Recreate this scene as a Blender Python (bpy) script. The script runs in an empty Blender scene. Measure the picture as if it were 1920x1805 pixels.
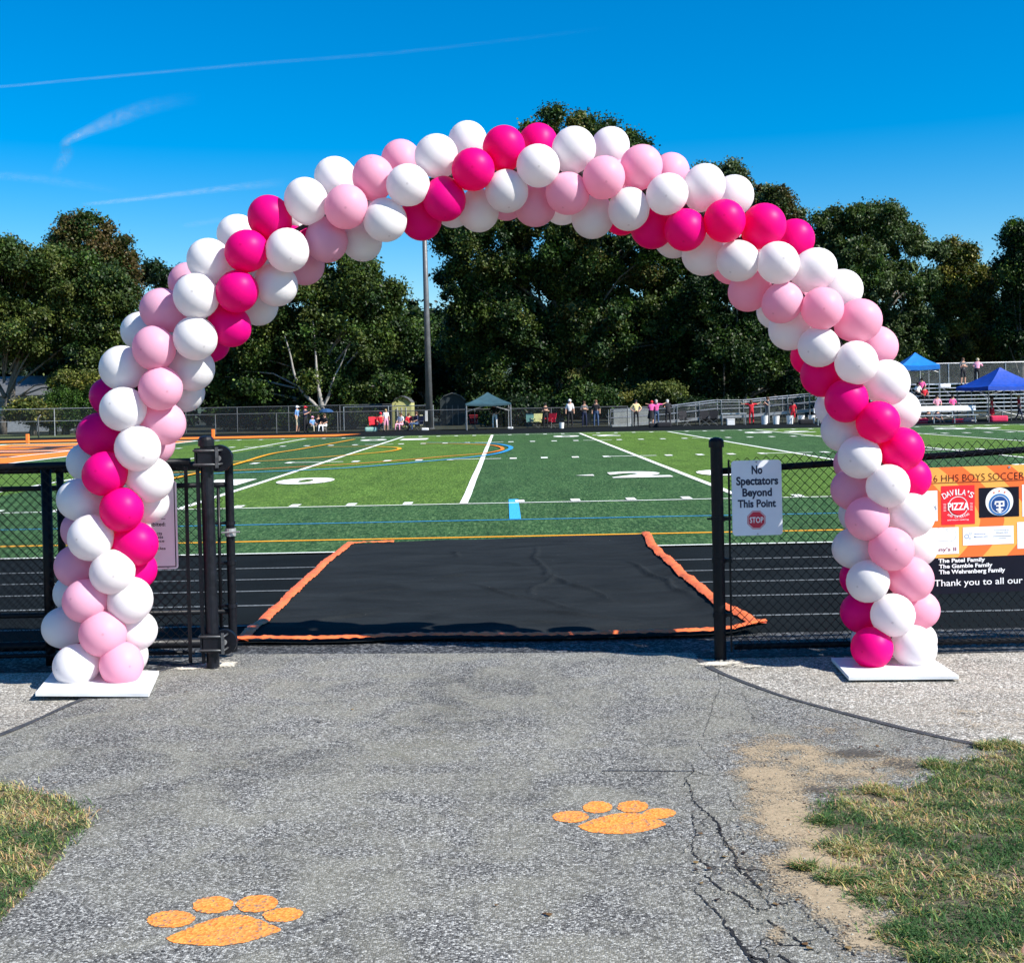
import bpy, bmesh, math, random
import numpy as np
from mathutils import Vector, Matrix, Euler, noise as mnoise

random.seed(7)
rng = np.random.default_rng(7)
scene = bpy.context.scene
C = scene.collection
R = math.radians

# ------------------------------------------------------------------ camera
W_, H_ = 1920.0, 1805.0          # photograph pixels used as a measuring frame
F_PX, CAM_H = 2350.0, 1.62
CX, CY = 960.0, 807.0
PITCH = math.atan((807.0 - 757.0) / F_PX)
YAW = math.atan((960.0 - 948.0) / F_PX)
ROLL = R(1.12)
cam_d = bpy.data.cameras.new('camera')
cam = bpy.data.objects.new('camera', cam_d)
C.objects.link(cam)
scene.camera = cam
cam_rot = Matrix.Rotation(-YAW, 3, 'Z') @ Matrix.Rotation(R(90) - PITCH, 3, 'X') @ Matrix.Rotation(-ROLL, 3, 'Z')
cam.matrix_world = Matrix.Translation((0, 0, CAM_H)) @ cam_rot.to_4x4()
cam_d.sensor_fit = 'HORIZONTAL'
cam_d.sensor_width = 36.0
cam_d.lens = 36.0 * F_PX / W_
cam_d.shift_x = (W_ / 2 - CX) / W_
cam_d.shift_y = (CY - H_ / 2) / W_
cam_d.clip_start = 0.05
cam_d.clip_end = 20000


def ray(px, py):
    return (cam_rot @ Vector(((px - CX) / F_PX, -(py - CY) / F_PX, -1.0)))


def G(px, py, z=0.0):
    d = ray(px, py)
    t = (z - CAM_H) / d.z
    return Vector((d.x * t, d.y * t, z))


def at(px, py, Y):
    d = ray(px, py)
    t = Y / d.y
    return Vector((d.x * t, Y, CAM_H + d.z * t))


# ------------------------------------------------------------------ light
SUN = Vector((0.66, -0.34, 0.67)).normalized()
world = bpy.data.worlds.new('World')
scene.world = world
world.use_nodes = True
wn, wl = world.node_tree.nodes, world.node_tree.links
wn.clear()
wo = wn.new('ShaderNodeOutputWorld')
wb = wn.new('ShaderNodeBackground')
sky = wn.new('ShaderNodeTexSky')
sky.sky_type = 'NISHITA'
sky.sun_disc = False
sky.sun_elevation = math.asin(SUN.z)
sky.sun_rotation = math.atan2(SUN.x, SUN.y)
sky.altitude = 0
sky.air_density = 1.0
sky.dust_density = 0.3
sky.ozone_density = 4.0
hs = wn.new('ShaderNodeHueSaturation')
hs.inputs['Saturation'].default_value = 1.6
hs.inputs['Value'].default_value = 1.0
wb.inputs['Strength'].default_value = 0.090
wl.new(sky.outputs[0], hs.inputs['Color'])
wl.new(hs.outputs[0], wb.inputs[0])
wl.new(wb.outputs[0], wo.inputs[0])
sun_d = bpy.data.lights.new('sun', 'SUN')
sun_d.energy = 5.0
sun_d.angle = R(0.5)
sun_d.color = (1.0, 0.95, 0.87)
sun = bpy.data.objects.new('sun', sun_d)
C.objects.link(sun)
sun.rotation_euler = SUN.to_track_quat('Z', 'Y').to_euler()
vs = scene.view_settings
vs.view_transform = 'Standard'
vs.look = 'None'
vs.gamma = 1.0
vs.use_curve_mapping = False
vs.exposure = 0.84
scene.cycles.max_bounces = 8
scene.cycles.transparent_max_bounces = 24


# ------------------------------------------------------------------ materials
class NT:
    def __init__(s, name):
        s.m = bpy.data.materials.new(name)
        s.m.use_nodes = True
        s.n, s.l = s.m.node_tree.nodes, s.m.node_tree.links
        s.n.clear()
        s.out = s.n.new('ShaderNodeOutputMaterial')

    def N(s, t, **kw):
        n = s.n.new('ShaderNode' + t)
        for k, v in kw.items():
            setattr(n, k, v)
        return n

    def L(s, a, b):
        s.l.new(a, b)

    def val(s, node, key, v):
        node.inputs[key].default_value = v
        return node

    def coord(s, kind='Object'):
        return s.N('TexCoord').outputs[kind]

    def noise(s, vec, scale, detail=2, rough=.5, dist=0):
        n = s.N('TexNoise')
        s.L(vec, n.inputs['Vector'])
        n.inputs['Scale'].default_value = scale
        n.inputs['Detail'].default_value = detail
        n.inputs['Roughness'].default_value = rough
        n.inputs['Distortion'].default_value = dist
        return n.outputs[0]

    def ramp(s, fac, stops, interp='LINEAR'):
        r = s.N('ValToRGB')
        r.color_ramp.interpolation = interp
        el = r.color_ramp.elements
        while len(el) < len(stops):
            el.new(0.5)
        for e, (p, c) in zip(el, stops):
            e.position = p
            e.color = (c, c, c, 1) if isinstance(c, (int, float)) else (c[0], c[1], c[2], 1)
        s.L(fac, r.inputs[0])
        return r.outputs[0]

    def mix(s, f, a, b, mode='MIX'):
        m = s.N('Mix', data_type='RGBA', blend_type=mode)
        for v, i in ((f, 0), (a, 6), (b, 7)):
            if hasattr(v, 'links'):
                s.L(v, m.inputs[i])
            elif i == 0:
                m.inputs[0].default_value = v
            else:
                m.inputs[i].default_value = (v[0], v[1], v[2], 1) if not isinstance(v, (int, float)) else (v, v, v, 1)
        return m.outputs[2]

    def math(s, op, a, b=0.0, c=None):
        m = s.N('Math', operation=op)
        for i, v in enumerate((a, b) if c is None else (a, b, c)):
            if hasattr(v, 'links'):
                s.L(v, m.inputs[i])
            else:
                m.inputs[i].default_value = v
        return m.outputs[0]

    def bump(s, h, strength=.3, dist=.01):
        b = s.N('Bump')
        s.L(h, b.inputs['Height'])
        b.inputs['Strength'].default_value = strength
        b.inputs['Distance'].default_value = dist
        return b.outputs[0]

    def bsdf(s, color, rough=.6, metal=0, spec=.4, normal=None):
        p = s.N('BsdfPrincipled')
        if hasattr(color, 'links'):
            s.L(color, p.inputs['Base Color'])
        else:
            p.inputs['Base Color'].default_value = (*color[:3], 1)
        if hasattr(rough, 'links'):
            s.L(rough, p.inputs['Roughness'])
        else:
            p.inputs['Roughness'].default_value = rough
        p.inputs['Metallic'].default_value = metal
        p.inputs['Specular IOR Level'].default_value = spec
        if normal is not None:
            s.L(normal, p.inputs['Normal'])
        return p

    def done(s, shader):
        s.L(shader, s.out.inputs[0])
        return s.m


def pm(name, col, rough=.6, var=.2, scale=6.0, metal=0, spec=.4, bump=0.0):
    """paint-like material with gentle procedural variation"""
    t = NT(name)
    co = t.coord()
    nz = t.noise(co, scale, 4, .6)
    lo = [c * (1 - var) for c in col]
    hi = [min(1, c * (1 + var)) for c in col]
    c = t.ramp(nz, [(.3, lo), (.7, hi)])
    rn = t.ramp(t.noise(co, scale * 3, 3), [(.3, max(0, rough - .12)), (.7, min(1, rough + .12))])
    nrm = t.bump(t.noise(co, scale * 8, 3), bump, .01) if bump else None
    return t.done(t.bsdf(c, rn, metal, spec, nrm).outputs[0])


def asphalt(name, dark, mid, light, tint_sand, sand_amt, scale=105):
    t = NT(name)
    co = t.coord()
    v = t.N('TexVoronoi')
    t.L(co, v.inputs['Vector'])
    v.inputs['Scale'].default_value = scale
    sep = t.N('SeparateColor')
    t.L(v.outputs['Color'], sep.inputs[0])
    grain = t.ramp(sep.outputs[0], [(0.0, dark), (.28, [c * .62 for c in mid]), (.6, mid), (.86, light), (1, [min(.8, c * 1.45) for c in light])])
    fine = t.ramp(t.noise(co, scale * 1.7, 2, .7), [(.3, .6), (.7, 1.4)])
    c = t.mix(.8, grain, fine, 'MULTIPLY')
    big = t.ramp(t.noise(co, .8, 6, .66, .4), [(.3, .62), (.7, 1.30)])
    c = t.mix(1, c, big, 'MULTIPLY')
    blot = t.ramp(t.noise(co, 2.3, 4, .7, .6), [(.40, 0.0), (.62, 1.0)])
    c = t.mix(t.math('MULTIPLY', blot, sand_amt), c, t.mix(.55, grain, tint_sand, 'MIX'))
    # small dark pits and stains
    pit = t.ramp(t.noise(co, 9, 3, .7), [(.66, 0.0), (.74, .45)])
    c = t.mix(pit, c, dark)
    h = t.math('ADD', t.math('MULTIPLY', v.outputs['Distance'], -1.0), t.math('MULTIPLY', t.noise(co, 60, 3), .6))
    nrm = t.bump(h, .55, .006)
    return t.done(t.bsdf(c, .85, 0, .25, nrm).outputs[0])


M = {}
M['asphalt'] = asphalt('asphalt', (.020, .020, .022), (.140, .139, .132), (.33, .33, .31), (.27, .262, .205), .72, 150)
M['gravel'] = asphalt('old_gravel_asphalt', (.06, .06, .06), (.275, .258, .225), (.50, .485, .44), (.40, .36, .29), .55, 110)


def attr_mat(name, attr='Col', rough=.7, transl=.25, spec=.2, boost=None):
    t = NT(name)
    a = t.N('Attribute', attribute_name=attr)
    p = t.bsdf(a.outputs['Color'], rough, 0, spec)
    tr = t.N('BsdfTranslucent')
    col = t.mix(1, a.outputs['Color'], boost or (1.1, 1.25, .6), 'MULTIPLY')
    t.L(col, tr.inputs[0])
    mx = t.N('MixShader')
    mx.inputs[0].default_value = transl
    t.L(p.outputs[0], mx.inputs[1])
    t.L(tr.outputs[0], mx.inputs[2])
    return t.done(mx.outputs[0])


M['leaf'] = attr_mat('leaves', rough=.5, transl=.2, spec=.22)
M['blade'] = attr_mat('grass_blades', rough=.6, transl=.3)


def bark_mat(name, lo, hi):
    t = NT(name)
    co = t.coord()
    mp = t.N('Mapping')
    mp.inputs['Scale'].default_value = (6, 6, 1.2)
    t.L(co, mp.inputs[0])
    nz = t.noise(mp.outputs[0], 2.2, 5, .65)
    return t.done(t.bsdf(t.ramp(nz, [(.3, lo), (.7, hi)]), .9, 0, .2, t.bump(nz, .8, .05)).outputs[0])


M['bark'] = bark_mat('bark_grey', (.06, .052, .045), (.22, .20, .175))
M['bark_pale'] = bark_mat('bark_pale', (.16, .15, .14), (.40, .38, .35))


def turf_mat():
    t = NT('artificial_turf')
    co = t.coord()
    sep = t.N('SeparateXYZ')
    t.L(co, sep.inputs[0])
    # groomed bands every five yards (the nap lies the other way)
    x = t.math('DIVIDE', t.math('ADD', sep.outputs[0], 5.3), 4.6)
    par = t.math('FRACT', t.math('MULTIPLY', x, .5))
    band = t.math('MULTIPLY', t.math('LESS_THAN', par, .5), t.math('GREATER_THAN', sep.outputs[1], 20.25))
    mp = t.N('Mapping')
    mp.inputs['Scale'].default_value = (1, .22, 1)
    t.L(co, mp.inputs[0])
    nz = t.noise(mp.outputs[0], 26, 5, .95)
    n2 = t.noise(mp.outputs[0], 1.6, 5, .6)
    n3 = t.noise(mp.outputs[0], 14, 3, .8)
    cd = t.ramp(nz, [(.36, (.008, .026, .008)), (.5, (.028, .078, .022)), (.62, (.11, .19, .075))])
    cl = t.ramp(nz, [(.36, (.020, .050, .007)), (.5, (.066, .135, .016)), (.62, (.16, .25, .055))])
    c = t.mix(band, cd, cl)
    c = t.mix(1, c, t.ramp(n2, [(.3, .82), (.7, 1.2)]), 'MULTIPLY')
    c = t.mix(1, c, t.ramp(n3, [(.35, .8), (.65, 1.2)]), 'MULTIPLY')
    return t.done(t.bsdf(c, .75, 0, .12, t.bump(nz, .6, .02)).outputs[0])


M['turf'] = turf_mat()


def turf_paint(name, col):
    t = NT(name)
    co = t.coord()
    nz = t.noise(co, 70, 4, .85)
    dark = [c * .45 + g for c, g in zip(col, (.01, .03, .01))]
    c = t.ramp(nz, [(.30, dark), (.44, col), (.7, [min(.9, k * 1.1) for k in col])])
    return t.done(t.bsdf(c, .85, 0, .1, t.bump(nz, .5, .02)).outputs[0])


M['w_turf'] = turf_paint('white_turf_fibre', (.78, .80, .76))
M['b_turf'] = turf_paint('blue_turf_fibre', (.035, .26, .56))
M['o_turf'] = turf_paint('yellow_orange_turf_fibre', (.80, .36, .03))
M['r_turf'] = turf_paint('orange_turf_fibre', (.78, .20, .035))
M['k_turf'] = turf_paint('black_turf_fibre', (.04, .03, .03))


def track_mat():
    t = NT('black_rubber_track')
    co = t.coord()
    nz = t.noise(co, 130, 3, .8)
    c = t.ramp(nz, [(.3, (.003, .004, .005)), (.55, (.007, .0095, .011)), (.75, (.022, .027, .029))])
    c = t.mix(1, c, t.ramp(t.noise(co, 1.1, 4), [(.3, .8), (.7, 1.35)]), 'MULTIPLY')
    return t.done(t.bsdf(c, .95, 0, .06, t.bump(nz, .5, .01)).outputs[0])


M['track'] = track_mat()
M['lane'] = pm('worn_lane_paint', (.14, .155, .165), .9, .55, 40, spec=.1)
M['earth'] = pm('dark_earth', (.06, .065, .035), .95, .4, 3, bump=.3)
M['rough_grass'] = pm('rough_grass_ground', (.075, .095, .035), .95, .45, 2.5, bump=.5)
M['soil'] = pm('dry_soil', (.085, .072, .048), .95, .35, 25, bump=.5)
M['rubble'] = asphalt('dark_rubble', (.01, .011, .013), (.035, .038, .042), (.12, .125, .13), (.05, .05, .05), .2, 60)
M['concrete'] = asphalt('pale_concrete_chips', (.30, .27, .22), (.62, .58, .49), (.78, .75, .68), (.7, .66, .55), .4, 70)
M['seam'] = pm('bitumen_seam', (.045, .048, .055), .8, .35, 20, bump=.4)
M['crack'] = pm('crack_dirt', (.010, .010, .012), .95, .5, 60)
M['black_vinyl'] = pm('black_vinyl_fence_coating', (.004, .005, .008), .45, .3, 9, spec=.22)
M['scuffed_black'] = pm('scuffed_black_paint', (.005, .006, .010), .42, .5, 14, spec=.3)
M['dark_steel'] = pm('darkened_steel', (.10, .105, .11), .45, .4, 20, metal=.4)
M['steel'] = pm('galvanised_steel', (.42, .43, .44), .38, .25, 14, metal=.8)
M['dull_steel'] = pm('weathered_steel', (.33, .34, .35), .5, .25, 6, metal=.5)
M['alu'] = pm('aluminium_plank', (.60, .62, .64), .42, .12, 4, metal=.55)
M['white_board'] = pm('white_painted_board', (.70, .71, .72), .55, .14, 5)
M['white_plastic'] = pm('white_plastic', (.75, .75, .74), .4, .06, 8)
M['sign_white'] = pm('white_sign_face', (.72, .74, .80), .4, .04, 6)
M['sign_navy'] = pm('dark_navy_print', (.010, .014, .05), .45, .1, 6)
M['sign_red'] = pm('red_print', (.52, .02, .05), .45, .1, 6)
M['sign_pink'] = pm('white_vinyl_sign', (.90, .87, .88), .4, .04, 6)
M['p_white'] = pm('white_print', (.82, .83, .85), .45, .03, 6)
M['p_black'] = pm('black_print', (.006, .007, .016), .6, .1, 6, spec=.12)
M['p_red'] = pm('bright_red_print', (.75, .015, .03), .45, .08, 6)
M['p_blue'] = pm('blue_print', (.01, .06, .24), .45, .1, 6)
M['p_midblue'] = pm('mid_blue_print', (.03, .16, .42), .45, .1, 6)
M['p_grey'] = pm('grey_print', (.25, .32, .4), .45, .1, 6)
M['p_maroon'] = pm('maroon_print', (.3, .04, .06), .45, .1, 6)
M['mat_orange'] = pm('orange_vinyl_trim', (.78, .16, .045), .5, .25, 12, bump=.4)
M['pylon'] = pm('orange_foam', (.85, .22, .04), .6, .08, 8)
M['pole_grey'] = pm('grey_steel_pole', (.13, .135, .14), .5, .2, 2, metal=.3)


def banner_mat():
    t = NT('striped_banner_print')
    co = t.coord()
    sep = t.N('SeparateXYZ')
    t.L(co, sep.inputs[0])
    x, z = sep.outputs[0], sep.outputs[2]
    curve = t.math('MULTIPLY', t.math('POWER', t.math('ABSOLUTE', t.math('SUBTRACT', z, .46)), 1.6), 1.5)
    u = t.math('ADD', x, curve)
    fr = t.math('FRACT', t.math('MULTIPLY', u, 3.3))
    s = t.ramp(fr, [(0, (.92, .44, .085)), (.5, (.90, .145, .03))], 'CONSTANT')
    s = t.mix(t.math('MULTIPLY', t.noise(co, 2.2, 3), .35), s, (.85, .25, .05))
    return t.done(t.bsdf(s, .45, 0, .35).outputs[0])


M['banner'] = banner_mat()


def tarp_mat():
    t = NT('black_track_tarp')
    co = t.coord()
    mp = t.N('Mapping')
    mp.inputs['Scale'].default_value = (1, 2.2, 1)
    t.L(co, mp.inputs[0])
    weave = t.noise(co, 160, 2, .8)
    n1 = t.noise(mp.outputs[0], 1.3, 5, .6, .6)
    c = t.ramp(weave, [(.3, (.008, .010, .012)), (.7, (.022, .026, .028))])
    c = t.mix(1, c, t.ramp(n1, [(.3, .75), (.7, 1.35)]), 'MULTIPLY')
    speck = t.ramp(t.noise(co, 34, 2, .6), [(.765, 0.0), (.785, .6)])
    c = t.mix(speck, c, (.35, .36, .36))
    return t.done(t.bsdf(c, .9, 0, .06, t.bump(t.noise(mp.outputs[0], 9, 5, .6), .35, .02)).outputs[0])


M['tarp'] = tarp_mat()


def paw_mat():
    t = NT('orange_road_paint')
    co = t.coord()
    v = t.N('TexVoronoi')
    t.L(co, v.inputs['Vector'])
    v.inputs['Scale'].default_value = 105
    sep = t.N('SeparateColor')
    t.L(v.outputs['Color'], sep.inputs[0])
    c = t.ramp(sep.outputs[0], [(0, (.60, .17, .03)), (.4, (.78, .26, .05)), (1, (.92, .34, .08))])
    a = t.ramp(t.noise(co, 45, 3, .8), [(.70, 0.0), (.76, .8)])
    c = t.mix(a, c, (.16, .10, .08))
    gap = t.math('MULTIPLY', t.math('LESS_THAN', sep.outputs[1], .16), t.math('GREATER_THAN', t.noise(co, 9, 4, .7), .47))
    c = t.mix(t.math('MULTIPLY', gap, .75), c, (.16, .145, .12))
    c = t.mix(t.ramp(t.noise(co, 5, 4, .7), [(.45, 0.0), (.75, .35)]), c, (.34, .20, .11))
    p = t.bsdf(c, .8, 0, .15, t.bump(v.outputs['Distance'], .6, .004))
    return t.done(p.outputs[0])


M['paw'] = paw_mat()


def feather_mat(name, c1, c2, sc=90):
    """loose material thinning out at its edges: coverage comes from a vertex attribute broken up by grain"""
    t = NT(name)
    co = t.coord()
    a = t.N('Attribute', attribute_name='cover')
    g = t.noise(co, sc, 3, .8)
    g2 = t.noise(co, 7, 4, .6)
    gg = t.ramp(g, [(.34, 0.0), (.66, 1.0)])
    gg2 = t.ramp(g2, [(.3, 0.0), (.7, 1.0)])
    thr = t.math('ADD', t.math('MULTIPLY', gg, .70), t.math('MULTIPLY', gg2, .62))
    k = t.math('SUBTRACT', t.math('ADD', a.outputs['Fac'], -.05), thr)
    al = t.N('MapRange')
    t.L(k, al.inputs[0])
    al.inputs[1].default_value = -.10
    al.inputs[2].default_value = .16
    al.inputs[4].default_value = .90
    col = t.ramp(t.noise(co, 60, 4, .8), [(.3, c1), (.7, c2)])
    dots = t.ramp(t.noise(co, 48, 2, .6), [(.68, 0.0), (.72, .7)])
    col = t.mix(dots, col, (.06, .05, .035))
    p = t.bsdf(col, .95, 0, .15, t.bump(g, .4, .006))
    tr = t.N('BsdfTransparent')
    mx = t.N('MixShader')
    t.L(al.outputs[0], mx.inputs[0])
    t.L(tr.outputs[0], mx.inputs[1])
    t.L(p.outputs[0], mx.inputs[2])
    return t.done(mx.outputs[0])


M['sand'] = feather_mat('dry_sand', (.24, .19, .125), (.47, .37, .245))
M['dark_dust'] = feather_mat('dark_dust', (.05, .048, .045), (.12, .11, .10), 70)


def mesh_sheet_mat(name, alpha, col=(.02, .022, .025)):
    t = NT(name)
    p = t.bsdf(col, .5)
    tr = t.N('BsdfTransparent')
    mx = t.N('MixShader')
    co = t.coord()
    a = t.ramp(t.noise(co, 3, 2), [(.3, alpha * .8), (.7, alpha * 1.2)])
    t.L(a, mx.inputs[0])
    t.L(tr.outputs[0], mx.inputs[1])
    t.L(p.outputs[0], mx.inputs[2])
    return t.done(mx.outputs[0])


M['far_mesh'] = mesh_sheet_mat('distant_chain_link', .30)
M['far_mesh_grey'] = mesh_sheet_mat('distant_galvanised_mesh', .22, (.2, .22, .22))


def balloon_mat(name, col, trans, tw=.42):
    t = NT(name)
    co = t.coord()
    sep = t.N('SeparateXYZ')
    t.L(co, sep.inputs[0])
    # thick dark teat of rubber at the crown, and a hint of thicker rubber round the neck
    r2 = t.math('ADD', t.math('POWER', sep.outputs[0], 2.0), t.math('POWER', sep.outputs[1], 2.0))
    rr = t.math('SQRT', r2)
    nip = t.math('MULTIPLY', t.math('LESS_THAN', rr, .055), t.math('GREATER_THAN', sep.outputs[2], .5))
    base = t.mix(t.math('MULTIPLY', nip, .5), col, [c * .45 for c in col])
    c = t.mix(1, base, t.ramp(t.noise(co, 1.4, 3), [(.3, .95), (.7, 1.0)]), 'MULTIPLY')
    oi = t.N('ObjectInfo')
    c = t.mix(1, c, t.ramp(oi.outputs['Random'], [(0, .93), (1, 1.0)]), 'MULTIPLY')
    p = t.bsdf(c, .42, 0, .16)
    tr = t.N('BsdfTranslucent')
    tr.inputs[0].default_value = (*trans, 1)
    mx = t.N('MixShader')
    mx.inputs[0].default_value = tw
    t.L(p.outputs[0], mx.inputs[1])
    t.L(tr.outputs[0], mx.inputs[2])
    return t.done(mx.outputs[0])


M['bw'] = balloon_mat('white_latex', (.93, .92, .92), (.93, .86, .88), .34)
M['bp'] = balloon_mat('pale_pink_latex', (.95, .54, .71), (.97, .46, .58), .42)
M['bh'] = balloon_mat('hot_pink_latex', (.95, .003, .30), (.95, .0, .045), .42)


def cloud_mat():
    t = NT('ice_cloud')
    co = t.coord('UV')
    sep = t.N('SeparateXYZ')
    t.L(co, sep.inputs[0])
    v = sep.outputs[1]
    edge = t.math('MULTIPLY', t.math('MULTIPLY', v, t.math('SUBTRACT', 1.0, v)), 4.0)
    u = sep.outputs[0]
    eu = t.ramp(u, [(0, 0.0), (.12, 1.0), (.7, .8), (1, 0.0)])
    mp = t.N('Mapping')
    mp.inputs['Scale'].default_value = (14, 1.6, 1)
    t.L(co, mp.inputs[0])
    nz = t.ramp(t.noise(mp.outputs[0], 2.0, 5, .65, .8), [(.3, .15), (.7, 1.0)])
    att = t.N('Attribute', attribute_name='cover')
    a = t.math('MULTIPLY', t.math('MULTIPLY', t.math('POWER', edge, 2.0), eu), t.math('MULTIPLY', t.math('MULTIPLY', nz, att.outputs['Fac']), .40))
    d = t.N('BsdfTranslucent')
    d.inputs[0].default_value = (.95, .95, .95, 1)
    d2 = t.N('BsdfDiffuse')
    d2.inputs[0].default_value = (.95, .95, .95, 1)
    dm = t.N('MixShader')
    t.L(d.outputs[0], dm.inputs[1])
    t.L(d2.outputs[0], dm.inputs[2])
    tr = t.N('BsdfTransparent')
    mx = t.N('MixShader')
    t.L(a, mx.inputs[0])
    t.L(tr.outputs[0], mx.inputs[1])
    t.L(dm.outputs[0], mx.inputs[2])
    return t.done(mx.outputs[0])


M['cloud'] = cloud_mat()


# ------------------------------------------------------------------ mesh helpers
class MB:
    def __init__(s):
        s.v, s.f, s.m = [], [], []

    def add(s, vs_, fs, mi=0):
        b = len(s.v)
        s.v += [tuple(v) for v in vs_]
        s.f += [tuple(i + b for i in f) for f in fs]
        s.m += [mi] * len(fs)
        return s

    def box(s, c, d, rot=None, mi=0, bev=0):
        hx, hy, hz = d[0] / 2, d[1] / 2, d[2] / 2
        vs_ = [Vector((x, y, z)) for z in (-hz, hz) for y in (-hy, hy) for x in (-hx, hx)]
        if rot is not None:
            vs_ = [rot @ v for v in vs_]
        vs_ = [v + Vector(c) for v in vs_]
        return s.add(vs_, [(0, 2, 3, 1), (4, 5, 7, 6), (0, 1, 5, 4), (2, 6, 7, 3), (0, 4, 6, 2), (1, 3, 7, 5)], mi)

    def tube(s, pts, r, n=8, mi=0, cap=True):
        pts = [Vector(p) for p in pts]
        rs = r if isinstance(r, (list, tuple)) else [r] * len(pts)
        b = len(s.v)
        up = Vector((0, 0, 1))
        prev = None
        for i, p in enumerate(pts):
            t = (pts[min(i + 1, len(pts) - 1)] - pts[max(i - 1, 0)])
            if t.length < 1e-9:
                t = Vector((0, 0, 1))
            t.normalize()
            if prev is None:
                a = t.cross(up if abs(t.dot(up)) < .95 else Vector((1, 0, 0))).normalized()
            else:
                a = (prev - t * prev.dot(t)).normalized()
            prev = a
            bb = t.cross(a)
            for k in range(n):
                an = 2 * math.pi * k / n
                s.v.append(tuple(p + (a * math.cos(an) + bb * math.sin(an)) * rs[i]))
        for i in range(len(pts) - 1):
            for k in range(n):
                k2 = (k + 1) % n
                s.f.append((b + i * n + k, b + i * n + k2, b + (i + 1) * n + k2, b + (i + 1) * n + k))
                s.m.append(mi)
        if cap:
            s.f.append(tuple(b + k for k in reversed(range(n))))
            s.f.append(tuple(b + (len(pts) - 1) * n + k for k in range(n)))
            s.m += [mi, mi]
        return s

    def mesh(s, name, mats, smooth=False):
        me = bpy.data.meshes.new(name)
        me.from_pydata(s.v, [], s.f)
        for m in (mats if isinstance(mats, (list, tuple)) else [mats]):
            me.materials.append(m)
        if any(s.m):
            me.polygons.foreach_set('material_index', s.m)
        if smooth:
            me.polygons.foreach_set('use_smooth', [True] * len(me.polygons))
        me.update()
        return me

    def build(s, name, mats, parent=None, smooth=False, **tags):
        return link(name, s.mesh(name, mats, smooth), parent, **tags)


def tag(o, label=None, category=None, group=None, kind=None):
    for k, v in (('label', label), ('category', category), ('group', group), ('kind', kind)):
        if v:
            o[k] = v
    return o


def link(name, me, parent=None, loc=None, **tags):
    o = bpy.data.objects.new(name, me)
    C.objects.link(o)
    if parent is not None:
        o.parent = parent
    if loc is not None:
        o.location = loc
    return tag(o, **tags)


def empty(name, loc=(0, 0, 0), rz=0, **tags):
    o = bpy.data.objects.new(name, None)
    C.objects.link(o)
    o.empty_display_size = .1
    o.location = loc
    o.rotation_euler = (0, 0, rz)
    return tag(o, **tags)


def bevel(me, w, seg=2):
    bm = bmesh.new()
    bm.from_mesh(me)
    bmesh.ops.bevel(bm, geom=[e for e in bm.edges if e.calc_face_angle(0) > .6], offset=w, segments=seg, affect='EDGES', profile=.6)
    bm.to_mesh(me)
    bm.free()
    return me


def sheet(name, pts, z, mat, parent=None, **tags):
    """flat polygon on the ground"""
    mb = MB()
    mb.add([(p[0], p[1], z) for p in pts], [tuple(range(len(pts)))])
    o = mb.build(name, mat, parent, **tags)
    me = o.data
    if me.polygons[0].normal.z < 0:
        me.flip_normals()
    return o


def ribbon(mb, pts, w, z, mi=0):
    """strip following ground points; w a number or list of widths"""
    n = len(pts)
    ws = w if isinstance(w, (list, tuple)) else [w] * n
    L_, R_ = [], []
    for i in range(n):
        a, b = Vector(pts[max(i - 1, 0)][:2]), Vector(pts[min(i + 1, n - 1)][:2])
        t = (b - a)
        t = t.normalized() if t.length > 1e-9 else Vector((1, 0))
        nn = Vector((-t.y, t.x)) * ws[i] / 2
        p = Vector(pts[i][:2])
        L_.append((p.x + nn.x, p.y + nn.y, z))
        R_.append((p.x - nn.x, p.y - nn.y, z))
    vs_ = L_ + R_
    mb.add(vs_, [(n + i, n + i + 1, i + 1, i) for i in range(n - 1)], mi)
    return mb


def smooth_path(pts, per=8):
    out = []
    P = [Vector(p) for p in pts]
    for i in range(len(P) - 1):
        p0, p1, p2, p3 = P[max(i - 1, 0)], P[i], P[i + 1], P[min(i + 2, len(P) - 1)]
        for k in range(per):
            t = k / per
            out.append(.5 * ((2 * p1) + (-p0 + p2) * t + (2 * p0 - 5 * p1 + 4 * p2 - p3) * t * t + (-p0 + 3 * p1 - 3 * p2 + p3) * t ** 3))
    out.append(P[-1])
    return out


_txt = {}


def text_verts(s, bold=0.0):
    """glyph outlines as triangles in a unit box: returns verts (x 0..1, y 0..1), faces"""
    key = (s, bold)
    if key not in _txt:
        cu = bpy.data.curves.new('t', 'FONT')
        cu.body = s
        cu.size = 1
        cu.offset = bold
        cu.resolution_u = 4
        o = bpy.data.objects.new('t', cu)
        C.objects.link(o)
        dg = bpy.context.evaluated_depsgraph_get()
        me = bpy.data.meshes.new_from_object(o.evaluated_get(dg))
        v = np.array([tuple(x.co) for x in me.vertices])
        f = [tuple(p.vertices) for p in me.polygons]
        bpy.data.objects.remove(o)
        bpy.data.meshes.remove(me)
        _txt[key] = (v, f)
    return _txt[key]


def put_text(mb, s, x0, x1, y0, y1, fn, bold=0.0, mi=0):
    """writes s in the rectangle; fn maps (x, y) to 3-D"""
    v, f = text_verts(s, bold)
    mn, mx = v.min(0), v.max(0)
    vs_ = [fn(x0 + (a[0] - mn[0]) / (mx[0] - mn[0]) * (x1 - x0), y0 + (a[1] - mn[1]) / (mx[1] - mn[1]) * (y1 - y0)) for a in v]
    mb.add(vs_, f, mi)


# ================================================================== GROUND
sheet('ground', [(-900, -60), (900, -60), (900, 1500), (-900, 1500)], -0.06, M['rough_grass'], kind='structure')
FENCE_Y = 7.95
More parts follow.
